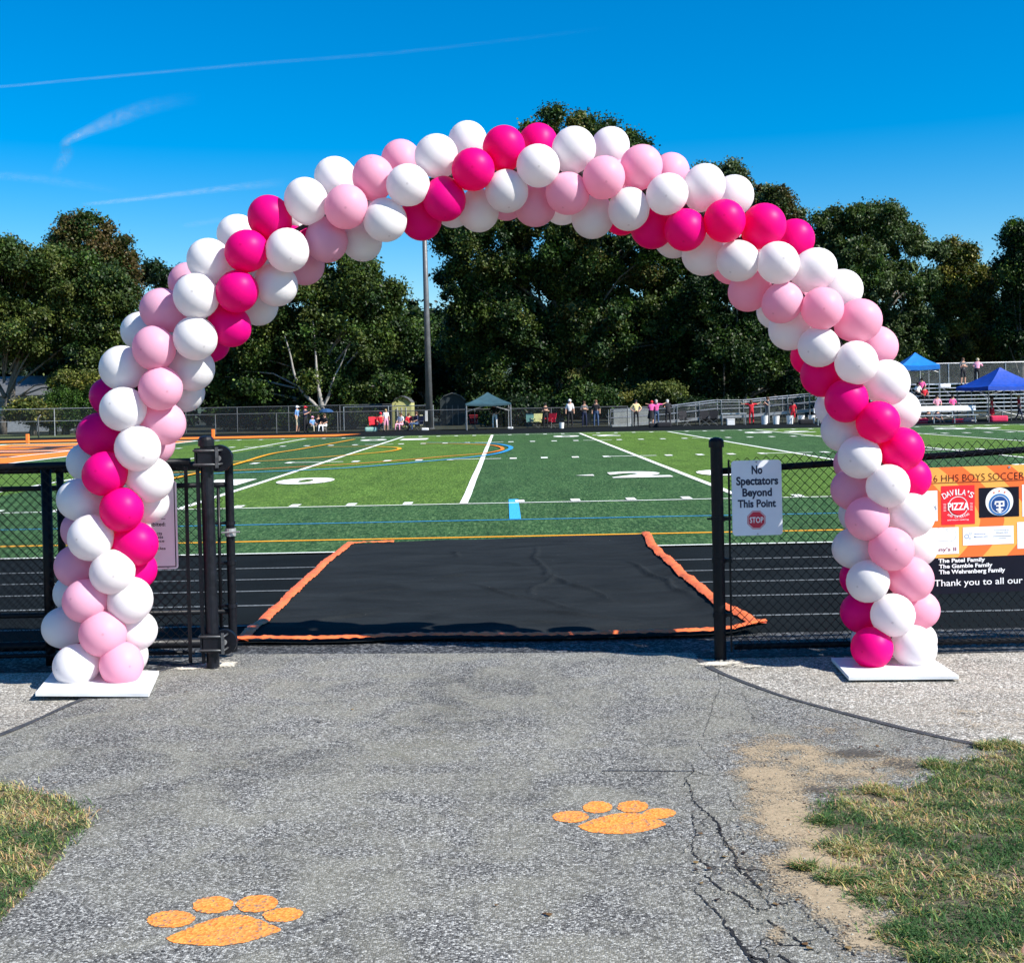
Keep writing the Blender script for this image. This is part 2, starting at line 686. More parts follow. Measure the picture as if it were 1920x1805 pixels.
# worn gravelly asphalt apron on both sides of the path
sheet('gravel_apron', [(-9, -3), (9, -3), (9, FENCE_Y + .12), (-9, FENCE_Y + .12)], 0.0, M['gravel'], kind='structure')
sheet('rubble_strip', [(-14, 7.82), (14, 7.82), (14, 8.62), (-14, 8.62)], 0.004, M['rubble'], kind='structure')
lj = [G(x, y) for x, y in ((-160, 1440), (0, 1381), (70, 1352), (135, 1322), (180, 1305), (260, 1275), (330, 1252), (400, 1243))]
rj = [G(x, y) for x, y in ((1310, 1238), (1345, 1261), (1450, 1302), (1560, 1334), (1700, 1370), (1800, 1393), (1870, 1404), (2100, 1450))]
path_pts = lj[::-1][::-1] + [G(440, 1228), G(1300, 1225)] + rj + [Vector((3.4, -3, 0)), Vector((-3.6, -3, 0))]
sheet('asphalt_path', path_pts, 0.008, M['asphalt'], kind='structure')
mb = MB()
for pts in (lj, rj):
    sp = smooth_path(pts, 6)
    ws = [.035 * (1 + .5 * mnoise.noise(Vector((p.x * 3, p.y * 3, 0)))) for p in sp]
    ribbon(mb, sp, ws, .012)
mb.build('path_seam', M['seam'], kind='structure')
mb = MB()
pts = smooth_path([G(x, y) for x, y in ((1130, 1449), (1180, 1448.5), (1240, 1449.5), (1300, 1449))], 6)
ribbon(mb, pts, .009, .0125)
pts = smooth_path([G(x, y) for x, y in ((860, 1466), (960, 1464), (1080, 1450))], 6)
ribbon(mb, pts, .003, .0125)
mb.build('saw_cut', M['seam'], kind='structure')

# cracks in the old asphalt, traced on the ground
cracks = [
    [(1298, 1432, 2), (1301, 1450, 4), (1285, 1462, 3), (1296, 1482, 5), (1298, 1503, 5), (1310, 1516, 6), (1328, 1530, 7), (1345, 1545, 9), (1352, 1565, 9), (1362, 1585, 11), (1378, 1602, 12), (1382, 1630, 12), (1405, 1652, 11), (1432, 1676, 7)],
    [(1310, 1395, 2), (1318, 1410, 3), (1335, 1425, 2), (1358, 1446, 2)],
    [(1365, 1488, 2), (1372, 1508, 4), (1388, 1526, 3)],
    [(1302, 1525, 2), (1297, 1545, 5), (1304, 1560, 4), (1299, 1582, 3), (1298, 1602, 5), (1314, 1618, 8), (1330, 1628, 7), (1343, 1634, 3)],
    [(1324, 1645, 6), (1334, 1658, 9), (1352, 1670, 9), (1378, 1680, 6), (1402, 1694, 12), (1416, 1710, 8)],
    [(1303, 1668, 3), (1308, 1680, 5), (1322, 1692, 6), (1334, 1706, 7), (1352, 1720, 6), (1358, 1735, 8), (1372, 1752, 10), (1388, 1772, 13), (1398, 1790, 14), (1415, 1812, 14), (1440, 1840, 14)],
    [(1440, 1730, 6), (1455, 1742, 14), (1478, 1755, 10), (1500, 1770, 7), (1540, 1795, 6)],
    [(1442, 1762, 9), (1460, 1774, 9), (1474, 1782, 5)],
    [(1452, 1690, 3), (1466, 1700, 5), (1478, 1705, 3)],
    [(1563, 1724, 3), (1578, 1740, 6), (1590, 1752, 3)],
    [(1345, 1262, 1.5), (1352, 1290, 2), (1338, 1320, 1.5), (1330, 1350, 2), (1318, 1385, 2)],
    [(1395, 1330, 1.2), (1420, 1350, 1.8), (1445, 1360, 2), (1470, 1372, 1.5)],
    [(1450, 1530, 1.5), (1462, 1560, 2.5), (1455, 1590, 2), (1470, 1625, 2)],
    [(1500, 1700, 2), (1520, 1725, 4), (1548, 1745, 5), (1575, 1775, 5), (1610, 1800, 5)],
    [(1420, 1600, 2), (1440, 1625, 3), (1452, 1660, 3), (1440, 1690, 2)],
    [(1460, 1795, 8), (1490, 1812, 10), (1520, 1840, 8)],
    [(1345, 1470, 1.5), (1352, 1478, 2), (1375, 1483, 1.5)],
]
mb = MB()
for cr in cracks:
    P = [(G(x, y), w * .00105) for x, y, w in cr]
    pts, ws = [], []
    for i in range(len(P) - 1):
        (a, wa), (b, wb_) = P[i], P[i + 1]
        n = max(3, int((b - a).length / .009))
        for k in range(n):
            t = k / n
            p = a.lerp(b, t)
            j = Vector((random.uniform(-1, 1), random.uniform(-1, 1), 0)) * .0055
            pts.append(p + j)
            ws.append(max(.0015, (wa + (wb_ - wa) * t) * random.uniform(.35, 1.35)))
    ribbon(mb, pts, ws, .0105)
    # side branches
    for _ in range(max(2, int(len(pts) / 12))):
        i0 = random.randrange(len(pts))
        a_ = random.choice((-1, 1)) * random.uniform(.5, 1.3) + math.atan2((pts[min(i0 + 4, len(pts) - 1)] - pts[max(0, i0 - 4)]).y, (pts[min(i0 + 4, len(pts) - 1)] - pts[max(0, i0 - 4)]).x)
        q = pts[i0].copy()
        bp, bw = [q.copy()], [ws[i0] * .8]
        nb = random.randint(6, 30)
        for b_ in range(nb):
            a_ += random.gauss(0, .38)
            q = q + Vector((math.cos(a_), math.sin(a_), 0)) * .0095
            if q.x < G(1284, 1530).x:
                break
            bp.append(q.copy())
            bw.append(max(.0011, ws[i0] * .7 * (1 - b_ / nb) * random.uniform(.5, 1.4)))
        ribbon(mb, bp, bw, .0105)
mb.build('asphalt_cracks', M['crack'], kind='structure')


def feathered(name, blobs, z, mat, res=.03, **tags):
    """blobs: (px,py,rx_px,ry_px,strength); the coverage attribute falls off from each"""
    B = []
    for px, py, rx, ry, s in blobs:
        c = G(px, py)
        B.append((c.x, c.y, (G(px + rx, py) - c).length, (G(px, py - ry) - c).length, s))
    x0 = min(b[0] - b[2] * 1.5 for b in B)
    x1 = max(b[0] + b[2] * 1.5 for b in B)
    y0 = min(b[1] - b[3] * 1.5 for b in B)
    y1 = max(b[1] + b[3] * 1.5 for b in B)
    nx, ny = int((x1 - x0) / res) + 2, int((y1 - y0) / res) + 2
    xs, ys = np.meshgrid(np.linspace(x0, x1, nx), np.linspace(y0, y1, ny))
    cov = np.zeros_like(xs)
    for cx, cy, rx, ry, s in B:
        d = np.sqrt(((xs - cx) / rx) ** 2 + ((ys - cy) / ry) ** 2)
        cov = np.maximum(cov, s * np.clip(1.35 - d, 0, 1))
    co = np.stack([xs.ravel(), ys.ravel(), np.full(xs.size, z)], 1)
    i = np.arange(nx * ny).reshape(ny, nx)
    q = np.stack([i[:-1, :-1], i[:-1, 1:], i[1:, 1:], i[1:, :-1]], -1).reshape(-1, 4)
    keep = cov.ravel()[q].max(1) > .02
    me = bpy.data.meshes.new(name)
    me.from_pydata(co.tolist(), [], q[keep].tolist())
    a = me.attributes.new('cover', 'FLOAT', 'POINT')
    a.data.foreach_set('value', cov.ravel().astype(np.float32))
    me.materials.append(mat)
    return link(name, me, **tags)


feathered('sand_patch', [(1480, 1420, 140, 50, .85), (1450, 1470, 90, 60, 1.0), (1480, 1540, 90, 85, 1.05), (1530, 1610, 90, 75, 1.05), (1570, 1690, 100, 75, 1.1), (1620, 1750, 100, 60, .95), (1430, 1560, 60, 80, .6), (1500, 1650, 120, 70, .75),
                         (1640, 1440, 130, 40, .75), (1560, 1460, 120, 60, .8), (1760, 1400, 140, 25, .45), (1560, 1370, 130, 35, .45), (1850, 1350, 180, 40, .5), (1700, 1790, 60, 30, .8),
                         (1400, 1650, 22, 40, .55), (1455, 1760, 30, 40, .6), (1370, 1590, 16, 30, .6)], .0115, M['sand'], kind='structure')
feathered('dark_dust_patch', [(1620, 1415, 90, 18, .75), (1570, 1465, 70, 12, .7), (1690, 1440, 60, 14, .7), (1500, 1330, 60, 16, .55), (1375, 1300, 40, 10, .5), (1560, 1485, 110, 14, .75)], .0128, M['dark_dust'], kind='structure')
feathered('pale_dust_patch', [(420, 1440, 60, 20, .5), (800, 1400, 160, 60, .5), (640, 1560, 220, 40, .42), (950, 1560, 160, 40, .42), (1180, 1610, 160, 40, .42), (300, 1560, 90, 30, .4), (900, 1330, 200, 25, .4)], .0095,
          feather_mat('pale_dust', (.22, .215, .17), (.33, .32, .26), 120), kind='structure')
feathered('concrete_footing', [(410, 1249, 48, 7, 1.05), (350, 1256, 40, 4, .95), (300, 1262, 25, 3, .6)], .0135, feather_mat('footing_chips', (.55, .50, .40), (.80, .76, .66), 50), res=.02, kind='structure')
feathered('concrete_footing', [(1345, 1247, 50, 7, 1.1), (1405, 1252, 30, 4, .7)], .0135, bpy.data.materials['footing_chips'], res=.02, kind='structure')


# ---- grass at the edges of the path
def inside(pt, poly):
    x, y = pt
    r = False
    for i in range(len(poly)):
        x1, y1 = poly[i]
        x2, y2 = poly[i - 1]
        if (y1 > y) != (y2 > y) and x < (x2 - x1) * (y - y1) / (y2 - y1) + x1:
            r = not r
    return r


def grass_patch(name, poly_px, density, extra=(), bare=(), **tags):
    poly = [tuple(G(x, y)[:2]) for x, y in poly_px] + list(extra)
    soil = sheet(name.replace('grass', 'soil'), [(p[0], p[1]) for p in poly], .010, M['soil'], kind='structure')
    P = np.array(poly)
    x0, y0 = P.min(0)
    x1, y1 = P.max(0)
    barep = [(G(a, b), (G(a + rx, b) - G(a, b)).length, (G(a, b - ry) - G(a, b)).length) for a, b, rx, ry in bare]
    n = int((x1 - x0) * (y1 - y0) * density)
    tufts = [(G(a, b), r_) for a, b, r_ in tags.get('tufts', ())]
    V, F, COL = [], [], []
    k = 0
    for _ in range(n):
        x, y = random.uniform(x0 - .2, x1), random.uniform(y0, y1 + .1)
        if tufts and random.random() < .07:
            tc, tr = random.choice(tufts)
            x, y = tc.x + random.gauss(0, tr), tc.y + random.gauss(0, tr)
        elif not inside((x + random.gauss(0, .035), y + random.gauss(0, .035)), poly):
            continue
        q = Vector((x, y, 0))
        vis = y > 2.9 and abs(x) < y * .46
        if not vis and random.random() < .75:
            continue
        cl = mnoise.noise(q * 7) * .5 + mnoise.noise(q * 22) * .6
        skip = 0
        for c, rx, ry in barep:
            d = math.hypot((x - c.x) / rx, (y - c.y) / ry)
            skip = max(skip, 1.35 - d)
        if random.random() < skip * 1.1 + max(0, .10 - cl) * tags.get('thin', 1.9):
            continue
        straw = mnoise.noise(q * 3.1 + Vector((5, 2, 0))) + mnoise.noise(q * 11 + Vector((1, 9, 3))) * .7 + random.gauss(0, .38)
        base_s = tags.get('straw', 0.0)
        hgt = random.choice((.6, .8, 1, 1.6)) * random.uniform(.006, .019) * (1.0 + cl * .7)
        an = random.uniform(0, 2 * math.pi)
        lean = random.uniform(.5, 2.8) * hgt
        lx, ly = math.cos(an) * lean, math.sin(an) * lean
        w = random.uniform(.0012, .0026)
        px_, py_ = -math.sin(an) * w, math.cos(an) * w
        V += [(x - px_, y - py_, .009), (x + px_, y + py_, .009), (x + lx * .5 + px_ * .7, y + ly * .5 + py_ * .7, .009 + hgt * .75), (x + lx * .5 - px_ * .7, y + ly * .5 - py_ * .7, .009 + hgt * .75), (x + lx, y + ly, .009 + hgt * .9)]
        F += [(k, k + 1, k + 2, k + 3), (k + 3, k + 2, k + 4)]
        k += 5
        if straw + base_s > .28:
            c = (random.uniform(.32, .60), random.uniform(.28, .46), random.uniform(.13, .25))
        elif straw + base_s > .0:
            c = (random.uniform(.15, .27), random.uniform(.19, .31), random.uniform(.05, .11))
        else:
            g = random.uniform(.7, 1.2)
            c = (.055 * g, .125 * g, .038 * g)
        COL += [(*c, 1)] * 5
    me = bpy.data.meshes.new(name)
    me.from_pydata(V, [], F)
    a = me.color_attributes.new('Col', 'FLOAT_COLOR', 'POINT')
    a.data.foreach_set('color', np.array(COL, np.float32).ravel())
    me.materials.append(M['blade'])
    link(name, me, label=tags['label'], kind='stuff')


grass_patch('grass_verge', [(1905, 1408), (1850, 1418), (1780, 1440), (1735, 1470), (1680, 1490), (1600, 1495), (1545, 1510), (1525, 1550), (1560, 1580), (1590, 1620), (1640, 1640), (1650, 1680), (1690, 1730), (1720, 1770), (1760, 1812), (1800, 1850)],
            26000, extra=[(1.35, 2.6), (5.2, 2.4), (5.2, 5.9)], bare=[(1530, 1620, 40, 25), (1660, 1690, 20, 12), (1600, 1500, 60, 10), (1560, 1570, 25, 14)],
            label='patchy green and straw grass at the lower right, beside the bare sand', straw=-.03, thin=1.45, tufts=[(1500, 1631, .012), (1520, 1633, .012), (1545, 1545, .02), (1850, 1405, .02), (1890, 1402, .03), (1600, 1500, .04), (1650, 1488, .03), (1570, 1600, .04), (1610, 1650, .04), (1640, 1690, .04), (1690, 1760, .04), (1560, 1655, .02), (1760, 1440, .03), (1750, 1800, .03)])
grass_patch('grass_verge', [(-60, 1455), (0, 1474), (70, 1490), (120, 1500), (165, 1532), (160, 1556), (125, 1575), (118, 1600), (95, 1630), (60, 1665), (30, 1700), (0, 1730), (-60, 1800)],
            26000, extra=[(-1.9, 2.9), (-3.0, 2.9), (-3.4, 5.3)], label='yellowed straw-tipped grass at the lower left edge of the asphalt', straw=.22, thin=.9)

# ---- loose grit and dead leaves
def litter(name, n, region, smin, smax, cols, label, flat):
    V_, F_, CL_ = [], [], []
    for _ in range(n):
        px_, py_ = random.choice(region)
        c_ = G(px_ + random.gauss(0, 55), py_ + random.gauss(0, 32))
        r_ = random.uniform(smin, smax)
        a_ = random.uniform(0, 6.28)
        k_ = len(V_)
        m_ = 5
        for q in range(m_):
            t_ = a_ + 2 * math.pi * q / m_
            V_.append((c_.x + r_ * math.cos(t_) * random.uniform(.6, 1.1), c_.y + r_ * math.sin(t_) * random.uniform(.5, 1), .012 + (random.uniform(0, r_ * .4) if flat else 0)))
        V_.append((c_.x, c_.y, .012 + r_ * (.25 if flat else .8)))
        for q in range(m_):
            F_.append((k_ + q, k_ + (q + 1) % m_, k_ + m_))
        CL_ += [(*random.choice(cols), 1)] * (m_ + 1)
    me_ = bpy.data.meshes.new(name)
    me_.from_pydata(V_, [], F_)
    me_.color_attributes.new('Col', 'FLOAT_COLOR', 'POINT').data.foreach_set('color', np.array(CL_, np.float32).ravel())
    me_.materials.append(M['blade'])
    link(name, me_, label=label, kind='stuff')


edge = [(1400, 1600), (1450, 1500), (1480, 1440), (1500, 1680), (1560, 1740), (1420, 1700), (1460, 1620), (1550, 1470), (1650, 1440), (1620, 1780), (1350, 1640), (1380, 1560)]
litter('loose_grit', 900, edge, .0022, .0065, [(.30, .28, .24), (.12, .11, .10), (.45, .42, .36), (.20, .18, .15)], 'loose grit and pebbles scattered along the broken right edge of the path', False)
litter('dead_leaves', 70, edge + [(60, 1540), (700, 1350), (1000, 1700), (1800, 1600), (300, 1290), (1480, 1260)], .006, .016, [(.16, .09, .04), (.09, .05, .03), (.24, .16, .07), (.05, .035, .03)], 'scattered small dead leaves on the path', True)

# ---- orange paws painted on the path
def paw(cx, cy, sx, ellipses, main, label):
    root = empty('paw_print', G(cx, cy), label=label, category='painted paw', group='orange paw prints painted on the asphalt')
    inv = -G(cx, cy)

    def blob(pts_px, name):
        P = [G(x, y) + inv for x, y in pts_px]
        cc_ = sum(P, Vector()) / len(P)
        P = [p + (p - cc_).normalized() * (.006 * mnoise.noise(p * 90) + .004 * mnoise.noise(p * 33)) for p in P]
        mb_ = MB()
        b = [(p.x, p.y, .0098 if name == 'heel_pad' else .0102) for p in P]
        mb_.add(b, [tuple(range(len(b)))])
        o = mb_.build(name, M['paw'], root)
        if o.data.polygons[0].normal.z < 0:
            o.data.flip_normals()

    for (ex, ey, rx, ry, tilt) in ellipses:
        blob([(ex + rx * math.cos(a) * math.cos(tilt) - ry * math.sin(a) * math.sin(tilt), ey + rx * math.cos(a) * math.sin(tilt) + ry * math.sin(a) * math.cos(tilt)) for a in np.linspace(0, 2 * math.pi, 170, endpoint=False)], 'toe_pad')
    blob([tuple(p[:2]) for p in smooth_path([(x, y, 0) for x, y in main] + [(main[0][0], main[0][1], 0)], 24)[:-1]], 'heel_pad')


paw(430, 1740, 1, [(321, 1728, 45, 16, -.05), (400, 1701, 38, 16, -.05), (482, 1699, 40, 16, -.08), (531, 1720, 37, 13, -.08)],
    [(312, 1763), (345, 1748), (400, 1727), (450, 1720), (485, 1728), (524, 1745), (520, 1752), (480, 1766), (420, 1777), (350, 1775), (320, 1770)], 'larger orange paw print nearest the camera, lower left on the asphalt')
paw(1165, 1545, 1, [(1070, 1535, 34, 11, 0), (1120, 1517, 28, 11, 0), (1187, 1516, 29, 11, -.03), (1237, 1529, 30, 10, -.04)],
    [(1084, 1552), (1110, 1541), (1150, 1530), (1190, 1528), (1222, 1536), (1247, 1547), (1240, 1553), (1200, 1564), (1150, 1567), (1110, 1564), (1090, 1557)], 'smaller orange paw print farther up the path, just right of centre')

# ================================================================== TRACK AND FIELD
TRK0, TRK1 = 8.62, 13.85
sheet('running_track', [(-60, TRK0), (60, TRK0), (60, TRK1), (-60, TRK1)], .0, M['track'], kind='structure')
mb = MB()
for v in (300, 321, 343, 370, 408):
    y = 1.62 * F_PX / v
    ribbon(mb, [(x, y + .008 * mnoise.noise(Vector((x, y, 0)))) for x in np.linspace(-40, 40, 120)], .05, .005)
mb.build('lane_lines', M['lane'], kind='structure')
TURF1 = 67.5
sheet('turf_field', [(-70, TRK1), (90, TRK1), (90, TURF1), (-70, TURF1)], .012, M['turf'], kind='structure')
sheet('far_track', [(-70, TURF1), (110, TURF1), (110, 81.5), (-70, 81.5)], .008, M['track'], kind='structure')
sheet('orange_runway', [(-70, 69.5), (-9.5, 69.5), (-8.6, 74.5), (-70, 74.5)], .014, M['r_turf'], kind='structure')
sheet('woodland_floor', [(-110, 84), (130, 84), (130, 200), (-110, 200)], -.01, pm('leaf_litter', (.028, .032, .018), .95, .5, 1.5, bump=.6), kind='structure')
sheet('grass_bank', [(-70, 81.5), (-27, 81.5), (-27, 96), (-70, 96)], .02, M['rough_grass'], kind='structure')

LZ = .018


def line(name, segs, mat, z=LZ):
    mb_ = MB()
    for pts_, w in segs:
        ribbon(mb_, pts_, w, z)
    return mb_.build(name, mat, kind='structure')


def wob(x0, x1, y, n=80, a=.02):
    return [(x, y + a * mnoise.noise(Vector((x * .7, y, 3)))) for x in np.linspace(x0, x1, n)]


SIDE, FAR = 20.25, 65.3
line('turf_edge_line', [(wob(-60, 60, TRK1 + .03), .07)], M['w_turf'])
line('orange_boundary_line', [(wob(-60, 60, 15.15), .10)], M['o_turf'])
line('blue_boundary_line', [(wob(-60, 60, 17.35), .065)], M['b_turf'])
line('blue_mark', [([(-.12 + .23, 17.4), (-.12 + .23, 21.0)], .16)], turf_paint('bright_blue_turf_fibre', (.05, .38, .78)), LZ + .003)
GOAL = -16.0
YL = [-10.4, -5.33, -.70, 3.86, 8.45, 13.05, 17.6, 22.2, 26.8, 31.4, 36, 40.6, 45]
segs = [(wob(GOAL, 60, SIDE), .085), (wob(GOAL, 70, FAR), .13)]
for x in YL:
    segs.append(([(x + .01 * mnoise.noise(Vector((x, t, 1))), t) for t in np.linspace(SIDE, FAR, 40)], .13))
segs.append(([(GOAL, SIDE), (GOAL, FAR)], .22))
segs.append(([(GOAL - 9.9, SIDE), (GOAL - 9.9, FAR)], .5))
segs.append(([(GOAL - 9.9, FAR), (GOAL, FAR)], .4))
line('white_field_lines', segs, M['w_turf'], LZ + .004)
segs = []
yards = []
for a, b in zip([GOAL] + YL[:-1], YL):
    for k in range(1, 5):
        yards.append(a + (b - a) * k / 5)
for x in yards:
    segs.append(([(x, SIDE + .10), (x, SIDE + .52)], .15))
    segs.append(([(x - .01, 36.4), (x, 37.1)], .20))
    segs.append(([(x, 52.4), (x, 53.1)], .22))
    segs.append(([(x, FAR - .9), (x, FAR - .2)], .18))
for x in YL:
    segs.append(([(x - .9, 36.75), (x + .55, 36.75)], .18))
    segs.append(([(x - .6, 52.75), (x + .6, 52.75)], .2))
line('yard_ticks', segs, M['w_turf'], LZ + .008)
mb = MB()
nums = [(YL[1], '1', '0'), (YL[3], '2', '0'), (YL[5], '3', '0'), (YL[7], '4', '0')]
for x, a, b in nums:
    f = lambda u, v: (u, v, LZ + .008)
    put_text(mb, a, x - 1.62 + (.35 if a == '1' else 0), x - .35, 26.3, 28.55, f, .055)
    put_text(mb, b, x + .32, x + 1.55, 26.3, 28.55, f, .055)
    mb.add([(x - 2.35, 27.45, LZ + .008), (x - 1.95, 27.2, LZ + .008), (x - 1.95, 27.7, LZ + .008)], [(0, 1, 2)])
    g = lambda u, v: (-u, -v, LZ + .008)
    put_text(mb, a, -x - 1.6, -x - .35, -61.0, -58.6, lambda u, v: (-u, -v, LZ + .008), .03)
    put_text(mb, b, -x + .35, -x + 1.6, -61.0, -58.6, lambda u, v: (-u, -v, LZ + .008), .03)
o = mb.build('yard_numbers', M['w_turf'], kind='structure')


def curve_px(name, px, w, mat, z):
    pts_ = smooth_path([G(x, y) for x, y in px], 8)
    line(name, [(pts_, w)], mat, z)


curve_px('blue_crease_line', [(180, 897), (300, 893), (440, 888.5), (567, 883.5), (665, 878), (767, 869.5), (880, 859), (930, 852), (953, 845), (958, 840), (950, 836.5), (927, 833), (880, 831.5), (800, 831)], .17, M['b_turf'], LZ + .016)
curve_px('orange_crease_line', [(180, 893), (300, 889), (440, 884), (567, 877), (665, 871.5), (773, 863), (840, 857), (907, 851.5), (938, 846), (942, 842), (935, 838.5), (915, 835.5), (850, 833), (790, 833)], .13, M['r_turf'], LZ + .020)
curve_px('yellow_arc_line', [(330, 868), (469, 867), (567, 862), (665, 854), (724, 848.5), (748, 844), (745, 841), (724, 839.5), (690, 838.5), (616, 839.5)], .15, M['o_turf'], LZ + .024)
curve_px('yellow_diagonal_line', [(250, 918), (325, 900), (437, 874), (508, 853), (567, 843), (665, 825)], .14, M['o_turf'], LZ + .028)
# orange end zone with dark lettering bands
sheet('end_zone', [(GOAL - 9.8, SIDE + .1), (GOAL - .15, SIDE + .1), (GOAL - .15, FAR - .25), (GOAL - 9.8, FAR - .25)], LZ + .003, M['r_turf'], kind='structure')
mb = MB()
ez = LZ + .010
for i, (y0, y1) in enumerate(((30, 36), (38, 44), (46, 52), (54, 60))):
    x0, x1 = GOAL - 7.6, GOAL - 2.4
    mb.add([(x0, y0, ez), (x1, y0, ez), (x1, y0 + 1.5, ez), (x0, y0 + 1.5, ez)], [(0, 1, 2, 3)])
    mb.add([(x0, y1 - 1.5, ez), (x1, y1 - 1.5, ez), (x1, y1, ez), (x0, y1, ez)], [(0, 1, 2, 3)])
    mb.add([(x1 - 2.9, y0 + 1.5, ez), (x1 - 1.8, y0 + 1.5, ez), (x1 - 1.8, y1 - 1.5, ez), (x1 - 2.9, y1 - 1.5, ez)], [(0, 1, 2, 3)])
mb.build('end_zone_blocks', M['k_turf'], kind='structure')
mb = MB()
for i, (y0, y1) in enumerate(((30, 36), (38, 44), (46, 52), (54, 60))):
    x0, x1 = GOAL - 7.8, GOAL - 2.2
    ribbon(mb, [(x0, y0 - .2), (x1, y0 - .2)], .2, ez + .003)
    ribbon(mb, [(x0, y1 + .2), (x1, y1 + .2)], .2, ez + .003)
    ribbon(mb, [(x1 + .1, y0 - .2), (x1 + .1, y1 + .2)], .2, ez + .004)
mb.build('end_zone_outlines', M['w_turf'], kind='structure')

for (px, py, lab) in ((52, 832, 'orange pylon in the end zone, left of the balloon arch'), (400, 822, 'orange goal line pylon just above the gate roller post')):
    p = G(px, py)
    me = bevel(MB().box((0, 0, .26), (.16, .16, .50)).mesh('pylon', M['pylon']), .02)
    link('pylon', me, None, (p.x, p.y, .01), label=lab, category='pylon', group='orange pylons marking the end zone')

# ---- black cover mat over the track
mat_root = empty('track_mat', (0, 0, 0), label='black tarp cross-over mat with orange edging laid over the track at the gate', category='mat')
near = [(440, 1212), (640, 1210), (760, 1206), (1000, 1204), (1200, 1200), (1345, 1196), (1440, 1190)]
far = [(652, 1026), (760, 1021), (900, 1017), (1050, 1013), (1218, 1008)]
leftb = [(440, 1212), (468, 1186), (560, 1100), (610, 1056), (652, 1026)]
rightb = [(1440, 1190), (1385, 1166), (1342, 1132), (1300, 1098), (1262, 1064), (1232, 1034), (1218, 1008)]


def resample(px, n):
    P = smooth_path([G(x, y) for x, y in px], 10)
    d = [0]
    for i in range(1, len(P)):
        d.append(d[-1] + (P[i] - P[i - 1]).length)
    out = []
    for k in range(n):
        t = d[-1] * k / (n - 1)
        j = max(i for i in range(len(d)) if d[i] <= t + 1e-9)
        j = min(j, len(P) - 2)
        f_ = (t - d[j]) / max(1e-9, d[j + 1] - d[j])
        out.append(P[j].lerp(P[j + 1], f_))
    return out


NU, NV = 150, 170
Bn, Bf, Bl, Br = resample(near, NU), resample(far, NU), resample(leftb, NV), resample(rightb, NV)


def mat_pt(i, j):
    u, v = i / (NU - 1), j / (NV - 1)
    p = (Bn[i] * (1 - v) + Bf[i] * v) + (Bl[j] * (1 - u) + Br[j] * u) - (Bn[0] * (1 - u) * (1 - v) + Bn[-1] * u * (1 - v) + Bf[0] * (1 - u) * v + Bf[-1] * u * v)
    return p


def wrinkle(x, y):
    q = Vector((x, y, 0))
    h = .012 * mnoise.noise(Vector((x * 1.1, y * 2.2, 1))) + .006 * mnoise.noise(Vector((x * 3.2, y * 6.5, 5)))
    # sharp creases
    for k, (a, b, c, amp, s) in enumerate(CREASE):
        d = a * x + b * y + c + .10 * mnoise.noise(Vector((x * 1.5, y * 1.5, 20 + k)))
        along = abs(-b * x + a * y - s[0]) / s[1]
        if along < 1:
            h += amp * math.exp(-(d / .022) ** 2) * (1 - along ** 2)
    return h


CREASE = []
for (ax, ay, bx, by, amp) in ((1000, 1035, 1025, 1090, .012), (1025, 1080, 1140, 1130, .013), (880, 1100, 980, 1130, .011), (970, 1120, 1110, 1155, .010), (1000, 1122, 1030, 1080, .010), (820, 1090, 880, 1085, .010), (560, 1180, 720, 1150, .010), (1000, 1150, 1180, 1176, .012), (850, 1040, 862, 1050, .011), (940, 1060, 985, 1068, .009), (1180, 1060, 1290, 1125, .014), (640, 1120, 780, 1108, .008), (900, 1180, 1090, 1172, .008)):
    A, B_ = G(ax, ay), G(bx, by)
    t = (B_ - A).normalized()
    nn = Vector((-t.y, t.x))
    mid = (A + B_) / 2
    # d = nn.p + c ; along = t.p
    CREASE.append((nn.x, nn.y, -(nn.x * mid.x + nn.y * mid.y), amp * 2.0, ((t.x * mid.x + t.y * mid.y), (B_ - A).length * .62)))
# note: (-b, a) must equal t: b = nn.y = t.x  -> use explicit form below
CREASE = [(a, b, c, amp, s) for (a, b, c, amp, s) in CREASE]


def wr(x, y):
    h = .040 + .013 * mnoise.noise(Vector((x * 1.0, y * 2.0, 1))) + .007 * mnoise.noise(Vector((x * 3.0, y * 6.5, 5)))
    for k, (a, b, c, amp, s) in enumerate(CREASE):
        d = a * x + b * y + c + .08 * mnoise.noise(Vector((x * 1.7, y * 1.7, 20 + k)))
        al_ = abs(b * x - a * y - s[0]) / s[1]
        if al_ < 1:
            h += amp * math.exp(-(d / .024) ** 2) * (1 - al_ ** 2)
    return h


V, F = [], []
for j in range(NV):
    for i in range(NU):
        p = mat_pt(i, j)
        u, v = i / (NU - 1), j / (NV - 1)
        h = wr(p.x, p.y)
        h += -.018 + .02 * v + .035 * math.exp(-((v - .07) / .05) ** 2) * (.65 + .35 * mnoise.noise(Vector((p.x * 2.2, 0, 9))))     # front edge lifts on the kerb
        h += .075 * math.exp(-((1 - u) / .05) ** 2) * (.6 + .5 * mnoise.noise(Vector((p.y * 2.0, 4, 9)))) * (1 - v * .4)
        V.append((p.x, p.y, h))
for j in range(NV - 1):
    for i in range(NU - 1):
        a = j * NU + i
        F.append((a, a + 1, a + NU + 1, a + NU))
mb = MB()
mb.add(V, F)
mb.build('tarp', M['tarp'], mat_root, smooth=True)


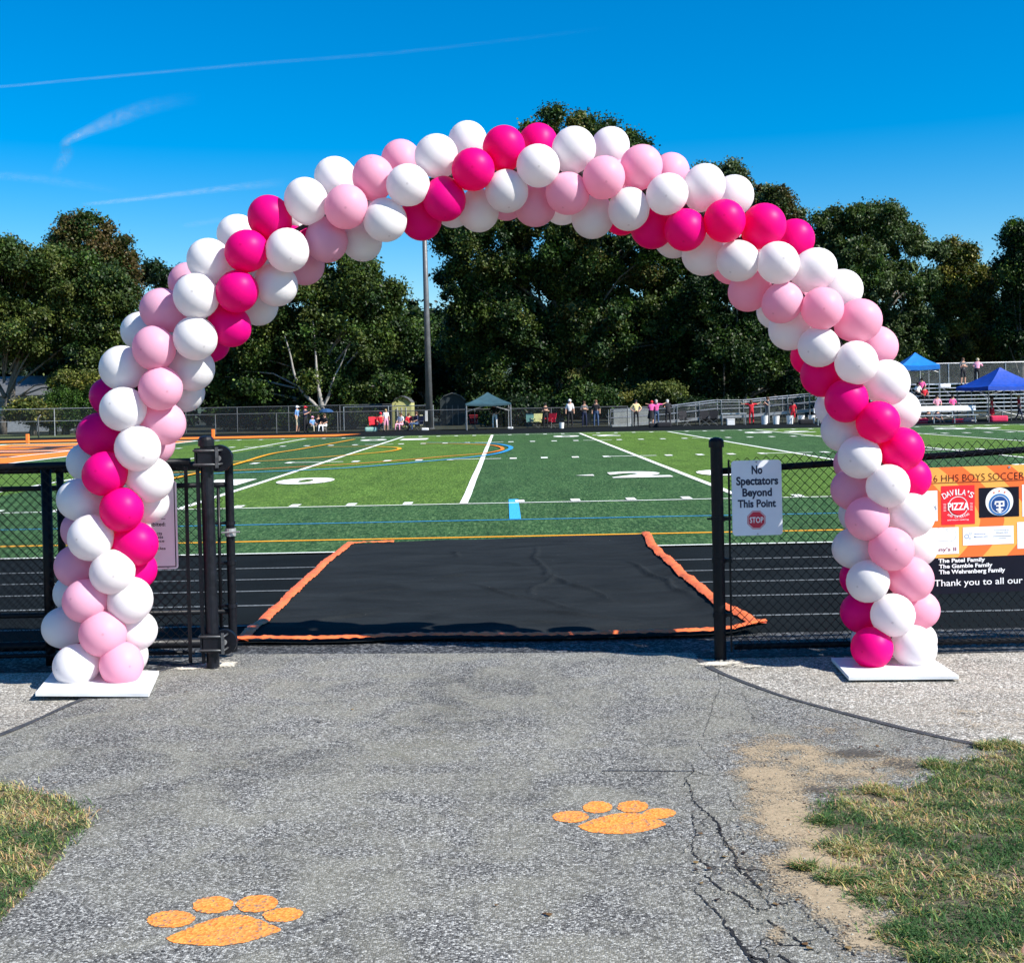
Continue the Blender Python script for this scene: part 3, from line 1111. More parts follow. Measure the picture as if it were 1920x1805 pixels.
def trim(name, idx_fn, n, width, zoff):
    Vt, Ft = [], []
    for k in range(n):
        p, inn = idx_fn(k)
        w = width * (.9 + .14 * mnoise.noise(Vector((k * .07, zoff, 2))))
        for m_ in range(5):
            t = m_ / 4
            q = p.lerp(inn, t * w / max(1e-6, (inn - p).length))
            ruck = .011 * mnoise.noise(Vector((k * .55, m_ * .4, zoff)))
            Vt.append((q.x, q.y, q.z + (.026 if zoff == 3.0 else .012) + ruck + .010 * math.sin(math.pi * t)))
    for k in range(n - 1):
        for m_ in range(4):
            a = k * 5 + m_
            Ft.append((a, a + 1, a + 6, a + 5))
    return MB().add(Vt, Ft).build(name, M['mat_orange'], mat_root, smooth=True)


gv = lambda i, j: Vector(V[j * NU + i])
trim('orange_edge', lambda k: (gv(0, k), gv(3, k)), NV, .105, 1.0)
trim('orange_edge', lambda k: (gv(NU - 1, k), gv(NU - 4, k)), NV, .105, 2.0)
trim('orange_edge', lambda k: (gv(k, 0), gv(k, 3)), NU, .085, 3.0)
trim('orange_edge', lambda k: (gv(k, NV - 1), gv(k, NV - 4)), 24, .10, 4.0)


# ================================================================== NEAR FENCE
def zigzag(mb_, x0, x1, z0, z1, s=.03, r=.0017, fn=None, mi=0):
    """woven chain link: every wire zigzags and meets its neighbours"""
    nst = int(round((z1 - z0) / s))
    nw = int((x1 - x0) / s)
    ring = [(math.cos(a), math.sin(a)) for a in (R(90), R(210), R(330))]
    for w in range(nw):
        b = len(mb_.v)
        for k in range(nst + 1):
            tri = k % 2
            x = x0 + w * s + (tri if w % 2 == 0 else 1 - tri) * s
            z = z0 + k * s
            dy = .0022 if (k + w) % 2 else -.0022
            for (cx_, cy_) in ring:
                mb_.v.append(tuple(fn(x + cx_ * r, dy + cy_ * r, z)))
        for k in range(nst):
            for q in range(3):
                q2 = (q + 1) % 3
                mb_.f.append((b + k * 3 + q, b + k * 3 + q2, b + (k + 1) * 3 + q2, b + (k + 1) * 3 + q))
                mb_.m.append(mi)
    return mb_


def cyl(mb_, p0, p1, r, n=14, mi=0):
    return mb_.tube([p0, p1], r, n, mi)


FY = FENCE_Y
# --- right-hand fence
pbase = G(1351, 1236)
px_r = pbase.x
PY = pbase.y
right_fence = empty('chain_link_fence', (px_r, PY, 0), label='black vinyl chain link fence running right from the gate opening, behind the banner', category='fence')


def domed_post(name, r, h, parent, loc=(0, 0, 0), lean=0, mat='black_vinyl', dome=1.25):
    prof = [(r, 0), (r, h - r * 1.6), (r * dome, h - r * 1.6), (r * dome, h - r * .6), (r * dome * .8, h - r * .2), (r * dome * .4, h), (0.0005, h + .003)]
    mb_ = MB()
    n = 20
    for (rr, z) in prof:
        for k in range(n):
            a = 2 * math.pi * k / n
            mb_.v.append((loc[0] + rr * math.cos(a) + lean * z, loc[1] + rr * math.sin(a), loc[2] + z))
    for i in range(len(prof) - 1):
        for k in range(n):
            k2 = (k + 1) % n
            mb_.f.append((i * n + k, i * n + k2, (i + 1) * n + k2, (i + 1) * n + k))
            mb_.m.append(0)
    return mb_.build(name, M[mat], parent, smooth=False)


hpost = at(1346, 820, PY).z
o = domed_post('end_post', .038, hpost, right_fence, lean=-.004)
SL = .028  # the rail climbs a little to the right
yF = .03


def rf(x, dy, z):
    return Vector((x, yF + dy, z * (1 + .02 * x) + SL * x * (z / 1.2)))


LEN = 4.6
rail_z = 1.17
mb = MB()
mb.tube([rf(.0, .035, rail_z), rf(LEN, .035, rail_z)], .021, 14)
mb.build('top_rail', M['black_vinyl'], right_fence, smooth=True)
mb = MB()
zigzag(mb, .07, LEN, .045, 1.245, .03, .0033, rf)
mb.build('chain_link_mesh', M['black_vinyl'], right_fence)
mb = MB().box((.075, .03, .64), (.012, .006, 1.2))
mb.build('tension_bar', M['black_vinyl'], right_fence)
for z in (.28, .62, .88):
    mb = MB()
    mb.tube([(.0, 0, z - .014), (.0, 0, z + .014)], .044, 18)
    mb.box((.055, .0, z), (.05, .022, .022))
    mb.tube([(-.07, 0, z), (.06, 0, z)], .006, 6) if z == .88 else None
    mb.build('brace_band', M['black_vinyl'], right_fence)
mb = MB()
mb.tube([rf(x, .04, .065) for x in np.linspace(.1, LEN, 4)], .020, 10)
mb.build('bottom_rail', M['black_vinyl'], right_fence, smooth=True)
for x in (3.05,):
    mb = MB()
    mb.tube([(x, .07, 0), (x, .07, 1.28)], .03, 14)
    mb.build('line_post', M['black_vinyl'], right_fence, smooth=True)
# wire ties on the rail
mb = MB()
for k in range(14):
    x = .3 + k * .31
    p = rf(x, .035, rail_z)
    mb.tube([p + Vector((-.004, 0, -.001)), p + Vector((.004, 0, .001))], .0235, 10)
mb.build('wire_ties', M['black_vinyl'], right_fence, kind='stuff')

# --- left: fixed fence in front, sliding gate behind it
left_fence = empty('chain_link_fence', (-3.15, 7.98, 0), label='black chain link fence panel at the left edge, behind the left balloon column', category='fence')
xl0, xl1 = -1.35, 1.13        # relative to the root


def lf(x, dy, z):
    return Vector((x, dy, z))


ztop = at(150, 876, 7.98).z
mb = MB()
mb.tube([(xl0, .03, ztop), (xl1, .03, ztop + .02)], .024, 14)
mb.build('top_rail', M['black_vinyl'], left_fence, smooth=True)
mb = MB()
zigzag(mb, xl0, xl1, .05, ztop + .02, .03, .0030, lf)
mb.build('chain_link_mesh', M['black_vinyl'], left_fence)
xp = at(84, 1000, 7.98).x + 3.15
mb = MB().tube([(xp, .05, 0), (xp, .05, ztop)], .033, 16)
mb.build('line_post', M['black_vinyl'], left_fence, smooth=True)
mb = MB().box((xl1 - .02, .0, ztop / 2), (.022, .008, ztop - .02))
mb.build('tension_bar', M['black_vinyl'], left_fence)
mb = MB().tube([(xl0, .03, .07), (xl1, .03, .07)], .014, 8)
mb.build('bottom_rail', M['black_vinyl'], left_fence, smooth=True)

GY = 8.17
gate = empty('sliding_gate', (0, GY, 0), label='black sliding chain link gate rolled open to the left of the entrance', category='gate')
gx1 = at(432, 1000, GY).x
gx0 = gx1 - 3.2
gz1 = at(430, 872, GY).z
gz2 = at(400, 909, GY).z
gz3 = at(420, 1146, GY).z
gzb = .10
for nm, z, r in (('top_rail', gz1, .030), ('upper_rail', gz2, .017), ('lower_rail', gz3, .017), ('bottom_rail', gzb, .032)):
    MB().tube([(gx0, 0, z), (gx1, 0, z)], r, 14).build(nm, M['black_vinyl'], gate, smooth=True)
domed_post('end_stile', .028, gz1 + .045, gate, (gx1, 0, .04), dome=1.12)
MB().tube([(gx1 - .075, 0, gzb + .1), (gx1 - .073, 0, gz2)], .011, 8).build('tension_bar', M['black_vinyl'], gate, smooth=True)
for x in (gx0, gx0 + 1.05, gx0 + 2.1):
    MB().tube([(x, 0, gzb), (x, 0, gz1)], .024, 12).build('stile', M['black_vinyl'], gate, smooth=True)
for z in (.34, .62, .88):
    mb = MB()
    mb.tube([(gx1, 0, z - .012), (gx1, 0, z + .012)], .034, 14)
    mb.tube([(gx1 - .10, 0, z), (gx1, 0, z)], .009, 8)
    mb.build('brace_band', M['scuffed_black'], gate)
mb = MB()
mb.tube([(gx1, 0, .795), (gx1, 0, .845)], .036, 14)
mb.tube([(gx1 - .05, -.03, .82), (gx1 + .07, -.045, .825)], .006, 6)
mb.build('latch', M['dull_steel'], gate)
mb = MB()
zigzag(mb, gx0, gx1 - .05, gzb, gz2, .03, .0030, lambda x, dy, z: Vector((x, dy + .02, z)))
mb.build('chain_link_mesh', M['black_vinyl'], gate)

# roller post in front of the gate
rb = G(400, 1254)
roller = empty('gate_roller_post', (rb.x, rb.y, 0), label='thick black roller post with two steel-bracketed wheels at the left of the opening', category='gate post')
hr = at(386, 817, rb.y).z
lean = (at(386, 817, rb.y).x - rb.x) / hr
domed_post('post', .040, hr, roller, lean=lean, mat='scuffed_black')
MB().box((lean * .6 - .052, -.028, hr * .46), (.020, .02, hr * .86), Matrix.Rotation(-lean, 3, 'Y').inverted()).build('guide_bar', M['black_vinyl'], roller)
for zc, rr in ((at(400, 857, rb.y).z, .085), (at(405, 1203, rb.y).z, .078)):
    xo = lean * zc
    mb = MB()
    n = 28
    mb.tube([(xo + .065, .035, zc - .01), (xo + .065, .075, zc - .01)], rr, n)
    wheel = mb.build('roller_wheel', M['scuffed_black'], roller, smooth=False)
    MB().tube([(xo + .065, .03, zc - .01), (xo + .065, .08, zc - .01)], .018, 12).build('axle', M['dull_steel'], wheel)
    mb = MB()
    mb.box((xo + .02, -.047, zc), (.13, .008, .115))
    mb.box((xo - .06, .0, zc), (.012, .09, .115))
    mb.build('bracket', M['scuffed_black'], roller)
    mb = MB()
    for dz in (.043, -.043):
        mb.tube([(xo - .075, .02, zc + dz), (xo - .07, -.052, zc + dz), (xo + .085, -.058, zc + dz), (xo + .088, .03, zc + dz)], .0065, 8)
    mb.build('u_bolt', M['dark_steel'], roller, smooth=True)
    MB().box((xo + .078, -.062, zc), (.018, .006, .13)).build('clamp_plate', M['dark_steel'], roller)

# --- warning sign on the right fence
SGY = PY + .0
c = at(1419, 933, SGY)
sign = empty('warning_sign', (c.x, SGY - .005, c.z), label='white No Spectators sign with a small stop symbol on the fence by the gate post', category='sign')
sign.rotation_euler = (0, R(-.35), 0)
sw, sh = .312, .468


def rounded(w, h, r, y, n=6, depth=.003):
    pts_ = []
    for cx_, cz_, a0 in ((w / 2 - r, h / 2 - r, 0), (-w / 2 + r, h / 2 - r, 90), (-w / 2 + r, -h / 2 + r, 180), (w / 2 - r, -h / 2 + r, 270)):
        for k in range(n + 1):
            a = R(a0 + 90 * k / n)
            pts_.append((cx_ + r * math.cos(a), cz_ + r * math.sin(a)))
    mb_ = MB()
    m_ = len(pts_)
    vs_ = [(x, y, z) for x, z in pts_] + [(x, y + depth, z) for x, z in pts_]
    mb_.add(vs_, [tuple(range(m_)), tuple(reversed(range(m_, 2 * m_)))] + [(i, i + m_, (i + 1) % m_ + m_, (i + 1) % m_) for i in range(m_)])
    return mb_


rounded(sw, sh, .022, 0).build('panel', M['sign_white'], sign)
pxm = lambda px: (px - 1419) * 8.0 / F_PX * .985
pzm = lambda py: -(py - 933) * 8.0 / F_PX * .985
fS = lambda x, z: (x, -.0015, z)
for tx, xa, xb, ya, yb in (('No', 1410, 1430, 889, 873), ('Spectators', 1381, 1459, 914, 893), ('Beyond', 1392, 1447, 935, 915), ('This Point', 1383, 1454, 951, 936)):
    mb = MB()
    put_text(mb, tx, pxm(xa), pxm(xb), pzm(ya), pzm(yb), fS, .034)
    mb.build('text_line', M['sign_navy'], sign)



def ngon(mb_, cx_, cz_, r, n, y, rot=0, mi=0):
    mb_.add([(cx_ + r * math.cos(R(rot) + 2 * math.pi * k / n), y, cz_ + r * math.sin(R(rot) + 2 * math.pi * k / n)) for k in range(n)], [tuple(range(n))], mi)


mb = MB()
ngon(mb, pxm(1417), pzm(974), .0615, 8, -.0012, 22.5, 0)
ngon(mb, pxm(1417), pzm(974), .0575, 8, -.0018, 22.5, 1)
ngon(mb, pxm(1417), pzm(974), .0545, 8, -.0024, 22.5, 0)
mb.build('stop_octagon', [M['sign_red'], M['p_white']], sign)
mb = MB()
put_text(mb, 'STOP', pxm(1404.5), pxm(1430), pzm(979.5), pzm(968.5), lambda x, z: (x, -.0032, z), .015)
mb.build('stop_lettering', M['p_white'], sign)
mb = MB()
for z in (pzm(866.5), pzm(1000)):
    mb.tube([(0, .001, z), (0, -.004, z)], .0045, 10)
mb.build('bolt', M['dull_steel'], sign)

# --- left sign, half hidden by the balloons
c = at(278, 985, 7.93)
lsign = empty('rules_sign', (c.x, 7.945, c.z), label='white rules sign with black border hanging behind the left balloon column', category='sign')
lw, lh = .36, .56
rounded(lw, lh, .02, 0).build('panel', M['sign_pink'], lsign)
mb = MB()
for x0, x1, z0, z1 in ((-lw / 2 + .012, lw / 2 - .012, lh / 2 - .018, lh / 2 - .012), (-lw / 2 + .012, lw / 2 - .012, -lh / 2 + .012, -lh / 2 + .018), (lw / 2 - .018, lw / 2 - .012, -lh / 2 + .0185, lh / 2 - .0185), (-lw / 2 + .012, -lw / 2 + .018, -lh / 2 + .0185, lh / 2 - .0185)):
    mb.add([(x0, -.0015, z0), (x1, -.0015, z0), (x1, -.0015, z1), (x0, -.0015, z1)], [(0, 1, 2, 3)])
mb.build('border', M['p_black'], lsign)
mb = MB()
ux = lambda px: (px - 278) * 8.0 / F_PX
uz = lambda py: -(py - 985) * 8.0 / F_PX
put_text(mb, 'ibited:', ux(283), ux(309), uz(987), uz(979.5), fS, .015)
put_text(mb, 'cts', ux(292), ux(302), uz(1003.5), uz(998.5), fS, .015)
put_text(mb, 'ots', ux(292), ux(304), uz(1010), uz(1005), fS, .015)
put_text(mb, 'face', ux(290), ux(306), uz(1017), uz(1012), fS, .015)
put_text(mb, 'hicles', ux(286), ux(308), uz(1031), uz(1026), fS, .015)
mb.add([fS(ux(283), uz(974)), fS(ux(309), uz(974)), fS(ux(309), uz(973)), fS(ux(283), uz(973))], [(0, 1, 2, 3)])
mb.build('lettering', M['p_black'], lsign)
MB().tube([(ux(312), 0, uz(1064)), (ux(312), -.006, uz(1064))], .005, 8).build('bolt', M['dull_steel'], lsign)

# --- sponsor banner on the right fence
BX0 = at(1700, 990, PY).x
c0 = at(1700, 1115, PY)
banner = empty('sponsor_banner', (BX0, PY - .012, c0.z), label='orange striped soccer sponsor banner with black lower band, right of the arch', category='banner')
sc_b = PY / F_PX
bx = lambda px: (px - 1700) * sc_b
SLb = -.036                     # the print rises to the right like the rail
bz = lambda px, py: (1115 - py) * sc_b * 1.0


def fB(y):
    return lambda x, z: (x, y - .004 * math.sin(x * 5.0), z + .0162 * x)


def bq(mb_, x0, x1, z0, z1, y, mi=0, nx=1):
    f_ = fB(y)
    n = max(1, int((x1 - x0) / .06))
    b = []
    for k in range(n + 1):
        x = x0 + (x1 - x0) * k / n
        b += [f_(x, z0), f_(x, z1)]
    mb_.add(b, [(2 * k, 2 * k + 2, 2 * k + 3, 2 * k + 1) for k in range(n)], mi)


BZ = lambda py: (1115 - py) * sc_b
BL = 2.6
mb = MB()
bq(mb, 0, BL, BZ(1047), BZ(877), 0)
mb.build('printed_panel', M['banner'], banner)
mb = MB()
bq(mb, 0, BL, BZ(1115), BZ(1047), 0)
mb.build('black_band', M['p_black'], banner)
mb = MB()
put_text(mb, '26 HHS BOYS SOCCER', bx(1741), bx(1921), BZ(904), BZ(891), fB(-.002), -.012)
bq(mb, bx(1741), bx(1921), BZ(906.6), BZ(905.6), -.002)
mb.build('title_lettering', M['p_black'], banner)


def card(x0, x1, y0, y1, mat, name='sponsor_card'):
    mb_ = MB()
    bq(mb_, bx(x0), bx(x1), BZ(y1), BZ(y0), -.0015)
    return mb_.build(name, M[mat], banner)


def ring(mb_, cx_, cz_, r0, r1, y, n=32, mi=0, a0=0, a1=360):
    f_ = fB(y)
    b = []
    for k in range(n + 1):
        a = R(a0 + (a1 - a0) * k / n)
        b += [f_(cx_ + r0 * math.cos(a), cz_ + r0 * math.sin(a)), f_(cx_ + r1 * math.cos(a), cz_ + r1 * math.sin(a))]
    mb_.add(b, [(2 * k, 2 * k + 2, 2 * k + 3, 2 * k + 1) for k in range(n)], mi)


def disc(mb_, cx_, cz_, r, y, n=32, mi=0):
    f_ = fB(y)
    mb_.add([f_(cx_ + r * math.cos(2 * math.pi * k / n), cz_ + r * math.sin(2 * math.pi * k / n)) for k in range(n)], [tuple(range(n))], mi)


def arc_text(mb_, s, cx_, cz_, r, a0, a1, hgt, y, wid, flip=False, mi=0, bold=.01):
    f_ = fB(y)
    n = len(s)
    for k, ch in enumerate(s):
        if ch == ' ':
            continue
        a = R(a0 + (a1 - a0) * (k + .5) / n)
        up = Vector((math.cos(a), math.sin(a)))
        if flip:
            up = -up
        rt = Vector((up.y, -up.x))
        o_ = Vector((cx_, cz_)) + Vector((math.cos(a), math.sin(a))) * r
        w = wid * (.35 if ch in "I'" else 1)
        put_text(mb_, ch, -w / 2, w / 2, -hgt / 2 + (hgt * .6 if ch == "'" else 0), hgt / 2, lambda u, v: f_(o_.x + rt.x * u + up.x * v, o_.y + rt.y * u + up.y * v), bold, mi)


c1 = card(1764, 1827, 912, 985, 'p_red')
cxp, czp = bx(1795.5), BZ(950)
mb = MB()
arc_text(mb, "DAVILA'S", cxp, BZ(980), .185, 121, 59, .036, -.003, .026)
arc_text(mb, "AND CATERING", cxp, BZ(930), .135, 240, 300, .014, -.003, .0095, True)
put_text(mb, 'PIZZA', bx(1776), bx(1816), BZ(958), BZ(944), fB(-.005), .03)
ring(mb, cxp, BZ(951), .058, .062, -.003)
for k in range(6):
    bq(mb, bx(1768), bx(1773), BZ(946 + k * 2.6), BZ(945.4 + k * 2.6), -.003)
    bq(mb, bx(1818), bx(1823), BZ(946 + k * 2.6), BZ(945.4 + k * 2.6), -.003)
put_text(mb, 'and more catering', bx(1775), bx(1815), BZ(978), BZ(975), fB(-.003), .01)
put_text(mb, '609-555-5500', bx(1775), bx(1812), BZ(983), BZ(980), fB(-.003), .01) if False else None
mb.build('sponsor_lettering', M['p_white'], c1)
mb = MB()
disc(mb, cxp, BZ(951), .05, -.004)
mb.build('sponsor_emblem', M['p_red'], c1)

c2 = card(1835, 1911, 918, 974, 'p_black')
cx2, cz2 = bx(1873.5), BZ(945)
mb = MB()
disc(mb, cx2, cz2, .087, -.003, 40, 0)
disc(mb, cx2, cz2 - .018, .067, -.004, 40, 1)
ring(mb, cx2, cz2 - .018, .052, .055, -.005, 40, 0)
disc(mb, cx2, cz2 - .018, .048, -.005, 40, 2)
for x0, x1, z0, z1 in ((-.030, .030, .012, .022), (-.022, .030, -.012, -.003), (-.022, .022, -.034, -.025), (-.006, .006, -.0525, .012), (.020, .030, -.0025, .0115), (-.032, -.022, .0, .0115), (-.014, .014, -.044, -.038)):
    bq(mb, cx2 + x0, cx2 + x1, cz2 - .018 + z0, cz2 - .018 + z1, -.0065, 0)
for a in (60, 90, 120):
    disc(mb, cx2 + .068 * math.cos(R(a)), cz2 + .066 * math.sin(R(a)), .006, -.0045, 5, 3)
mb.build('club_crest', [M['p_white'], M['p_midblue'], M['p_blue'], M['mat_orange']], c2)

c3 = card(1712, 1757, 920, 977, 'p_white')
mb = MB()
put_text(mb, 'las', bx(1746), bx(1755), BZ(956), BZ(945), fB(-.003), .005)
put_text(mb, 'est', bx(1748), bx(1754), BZ(962), BZ(959), fB(-.003), .005)
mb.build('sponsor_lettering', M['p_grey'], c3)
c4 = card(1712, 1796, 990, 1040, 'p_white')
mb = MB()
ring(mb, bx(1763), BZ(1003), .044, .0455, -.003, 30, 0, -20, 200)
ring(mb, bx(1779), BZ(1004), .040, .0415, -.003, 30, 0, -110, 120)
bq(mb, bx(1756), bx(1775), BZ(1015.3), BZ(1014.8), -.003)
mb.build('sponsor_outline', M['p_grey'], c4)
mb = MB()
put_text(mb, "nny's II", bx(1752), bx(1791), BZ(1036.5), BZ(1027), fB(-.003), .006)
mb.build('sponsor_lettering', M['p_maroon'], c4)
c5 = card(1804, 1900, 991, 1025, 'p_white')
mb = MB()
ring(mb, bx(1811), BZ(1008), .011, .0135, -.003)
ring(mb, bx(1818), BZ(1003), .006, .0075, -.003)
ring(mb, bx(1817), BZ(1012), .004, .0055, -.003)
put_text(mb, 'Wellness by', bx(1825), bx(1847), BZ(1006), BZ(1003), fB(-.003), .003)
put_text(mb, 'Mountain, LLC', bx(1825), bx(1851), BZ(1011), BZ(1008), fB(-.003), .003)
mb.build('sponsor_logo', M['p_midblue'], c5)
mb = MB()
put_text(mb, 'Counseling by', bx(1863), bx(1892), BZ(1000), BZ(997), fB(-.003), .006)
put_text(mb, 'Winans, LLC', bx(1866), bx(1890), BZ(1005), BZ(1001.5), fB(-.003), .012)
bq(mb, bx(1861), bx(1896), BZ(1010.2), BZ(1009.4), -.003)
bq(mb, bx(1871), bx(1886), BZ(1014.2), BZ(1013.5), -.003)
mb.build('sponsor_lettering', M['p_grey'], c5)
c6 = card(1907, 1990, 985, 1035, 'p_white')
c7 = card(1917, 1990, 915, 975, 'p_white')
for tx, xa, xb, ya, yb, bo in (('The Patel Family', 1757, 1845, 1058.5, 1048.5, .03), ('The Gamble Family', 1758, 1859, 1069, 1059, .03), ('The Wehrenberg Family', 1758, 1883, 1080, 1069.5, .03), ('Thank you to all our', 1749, 1916, 1104, 1088, .006)):
    mb = MB()
    put_text(mb, tx, bx(xa), bx(xb), BZ(ya), BZ(yb), fB(-.003), bo)
    mb.build('text_line', M['p_white'], banner)

mb = MB()
for k in range(5):
    mb.tube([fB(-.003)(.02 + k * .62, BZ(881)), fB(.012)(.02 + k * .62, BZ(881))], .008, 8)
mb.build('grommets', M['dull_steel'], banner)

# ================================================================== BALLOON ARCH
ARCH_Y = 7.54
arch = empty('balloon_arch', (0, ARCH_Y, 0), label='tall arch of white, pale pink and hot pink balloons standing over the path', category='balloon arch')
BAL = """142.8,1247,41,W,0 227.6,1245,41,P,0 240,1229,37,W,2 150,1222,37,H,2 192.7,1188,42,P,0 120,1176,39,W,1 254,1182,39,W,1 160,1126,41,P,.1 244,1125,42,W,.4
210.6,1071.7,41,W,0 138,1112,37,W,2 143,1061,39,P,1 255,1067,38,H,1.2 170,1008,42,W,0 253,1019,42,H,.5 150,993,35,P,2 228,955,41,H,0 150,937,41,W,.7 276,942,39,W,1.4 197,888,42,H,0
282,899,42,W,.5 163,866,37,W,2 258,840,43,W,0 190,816,43,H,.9 290,832,37,P,2 306,793,41,P,.7 231,767,42,W,0 206,744,37,H,2 301,728,41,P,0 229,690,41,W,.5 346,735,37,W,2 362,692,40,W,1
289,653,40,P,0 366,634,41,W,0 265,621,37,W,2 306,582,41,P,.7 431,611,39,H,.7 393,642,37,H,2 368,555.5,42,W,0 354,530,37,P,2 444.5,546.5,39,H,0 518,535,39,W,.7 484,573,37,W,2 393,489,41,W,.5
462.5,471,40,H,0 539,469,41,W,0 571,497,37,P,2 447,440,38,W,2 506,409,41,H,.5 552,412,32,W,2 574,376,41,W,.3 649,388,40,P,0 612,451,40,P,.7 678,452,38,W,1.5 629,332,38,W,1.6 700,333,40,P,.5
722,413,40,W,.2 765,347,39.5,W,0 752,298,36,P,2 789,410,39,H,1.2 833,374,40,H,.3 818,292,40,W,.5 877,264,36,W,2 887,318,39.5,H,0 945,277.6,40,H,.5 1009,268,36,H,2 950,359,39.5,W,.3 1009,311,40,W,0
897,396,38,W,1.3 850,393,34,W,2 1003,387,38,P,1.3 950,378,35,P,2 1064,363,39.5,P,.3 1076,280,41,W,.5 1144,275,36,W,2 1132,333,40,P,0 1202,313,40,P,.5 1258,322,35,P,2 1111,408,39,W,1.3 1055,386,35,W,2
1179,392,39.5,W,.3 1251,364,39.5,W,0 1320,350,40.5,W,.5 1375,367,38,W,1.8 1222,428,39,H,1.2 1166,407,34,H,2 1285,431,39.5,H,.2 1358.5,414.5,40,H,0 1432,423,41,H,.5 1489,450,38,H,2 1318,478,38.5,W,1.3 1262,450,34,W,2
1384,489,39,W,.3 1458.6,493,40,W,0 1527,506,41,W,.5 1578,544,39,W,1.8 1405,545,38.5,P,1.3 1370,499,34,P,2 1467,567,39,P,.3 1542,578,40,P,0 1611,601,41,P,.5 1646,649,37,P,1.8 1480,618,38.5,W,1.3 1452,583,33,W,2
1535.5,650,38,W,.3 1605.6,680,41,W,0 1664,717,41.5,W,.5 1688,770,37,W,1.8 1541,704,40,H,1.2 1518,668,35,H,2 1587,751,40.5,H,.3 1562,765,34,W,2 1646,791.5,40.5,H,0 1690,842,41,H,.5 1580,806,40,W,1.2
1612,857,40,W,.2 1707,896,38,H,1.5 1664.7,911,41,W,0 1597,869,34,P,2 1598,917,39,P,1.2 1709,966,41.5,W,.4 1626,972,41,P,.2 1608,965,35,W,2 1671,1029,40.5,P,0 1603,1027,40,W,1 1718,1022,39,W,1.3
1627.5,1089.5,39.5,W,.2 1708,1085,41.5,P,.5 1610,1083,35,H,2 1674,1152.6,41,W,0 1616,1148,39,H,1 1722,1143,38,P,1.2 1635,1214,39,H,0 1714.6,1213,41,W,.2 1722,1200,34,W,2 1630,1200,34,W,2"""
bals = []
for tok in BAL.split():
    a = tok.split(',')
    bals.append((float(a[0]), float(a[1]), float(a[2]), a[3], float(a[4])))
# centre line of the arch (photograph pixels)
CL = [(185, 1245), (190, 1150), (196, 1060), (208, 970), (228, 880), (256, 790), (295, 700), (340, 620), (400, 550), (470, 490), (560, 430), (660, 385), (760, 350), (860, 328), (960, 318), (1060, 322), (1160, 340), (1260, 375),
      (1350, 425), (1430, 485), (1500, 550), (1565, 630), (1610, 710), (1640, 790), (1655, 870), (1662, 960), (1668, 1060), (1670, 1150), (1674, 1230)]
cl3 = [at(x, y, ARCH_Y) - Vector((0, ARCH_Y, 0)) for x, y in CL]
clp = smooth_path(cl3, 10)


def balloon_mesh(name, mat):
    n, prof = 26, []
    for k in range(19):
        a = math.pi * k / 18
        # k=0 crown (+z), k=18 neck (-z)
        r = math.sin(a)
        z = math.cos(a)
        if z < 0:
            z = z * 1.15
            r = r * (1 - .17 * (-math.cos(a)) ** 1.6)
        prof.append((max(r, .0), z * 1.02))
    prof = prof[1:-1] + [(.07, -1.18), (.05, -1.22), (.085, -1.26), (.06, -1.29)]
    mb_ = MB()
    mb_.v.append((0, 0, 1.02))
    for (r, z) in prof:
        for k in range(n):
            a = 2 * math.pi * k / n
            mb_.v.append((r * math.cos(a), r * math.sin(a), z))
    for k in range(n):
        mb_.f.append((0, 1 + k, 1 + (k + 1) % n))
    for i in range(len(prof) - 1):
        for k in range(n):
            k2 = (k + 1) % n
            mb_.f.append((1 + i * n + k, 1 + (i + 1) * n + k, 1 + (i + 1) * n + k2, 1 + i * n + k2))
    mb_.f.append(tuple(1 + (len(prof) - 1) * n + k for k in range(n)))
    mb_.m = [0] * len(mb_.f)
    return mb_.mesh(name, mat, True)


BM = {'W': balloon_mesh('white_balloon', M['bw']), 'P': balloon_mesh('pale_pink_balloon', M['bp']), 'H': balloon_mesh('hot_pink_balloon', M['bh'])}
BLAB = {'W': 'white balloon', 'P': 'pale pink balloon', 'H': 'hot pink balloon'}


def place_balloon(px, py, r, c, layer):
    Y = ARCH_Y - .17 + .19 * layer
    p = at(px, py, Y) - Vector((0, ARCH_Y, 0))
    near_ = min(clp, key=lambda q: (q - p).length)
    d = p - near_
    if d.length < .02:
        d = Vector((0, -1, 0))
    d.normalize()
    rr = r * Y / F_PX * 1.015
    o_ = bpy.data.objects.new('balloon', BM[c])
    C.objects.link(o_)
    o_.parent = arch
    q = d.to_track_quat('Z', 'Y')
    jit = Euler((random.uniform(-.18, .18), random.uniform(-.18, .18), random.uniform(0, 6))).to_quaternion()
    o_.rotation_mode = 'QUATERNION'
    o_.rotation_quaternion = q @ jit
    k = random.uniform(.96, 1.05)
    e_ = random.uniform(.97, 1.03)
    o_.scale = (rr * e_ / k ** .5, rr / e_ / k ** .5, rr * .99 * k)
    o_.location = p
    o_['label'] = BLAB[c]
    return p


placed = []
for b in bals:
    placed.append((place_balloon(*b), b))
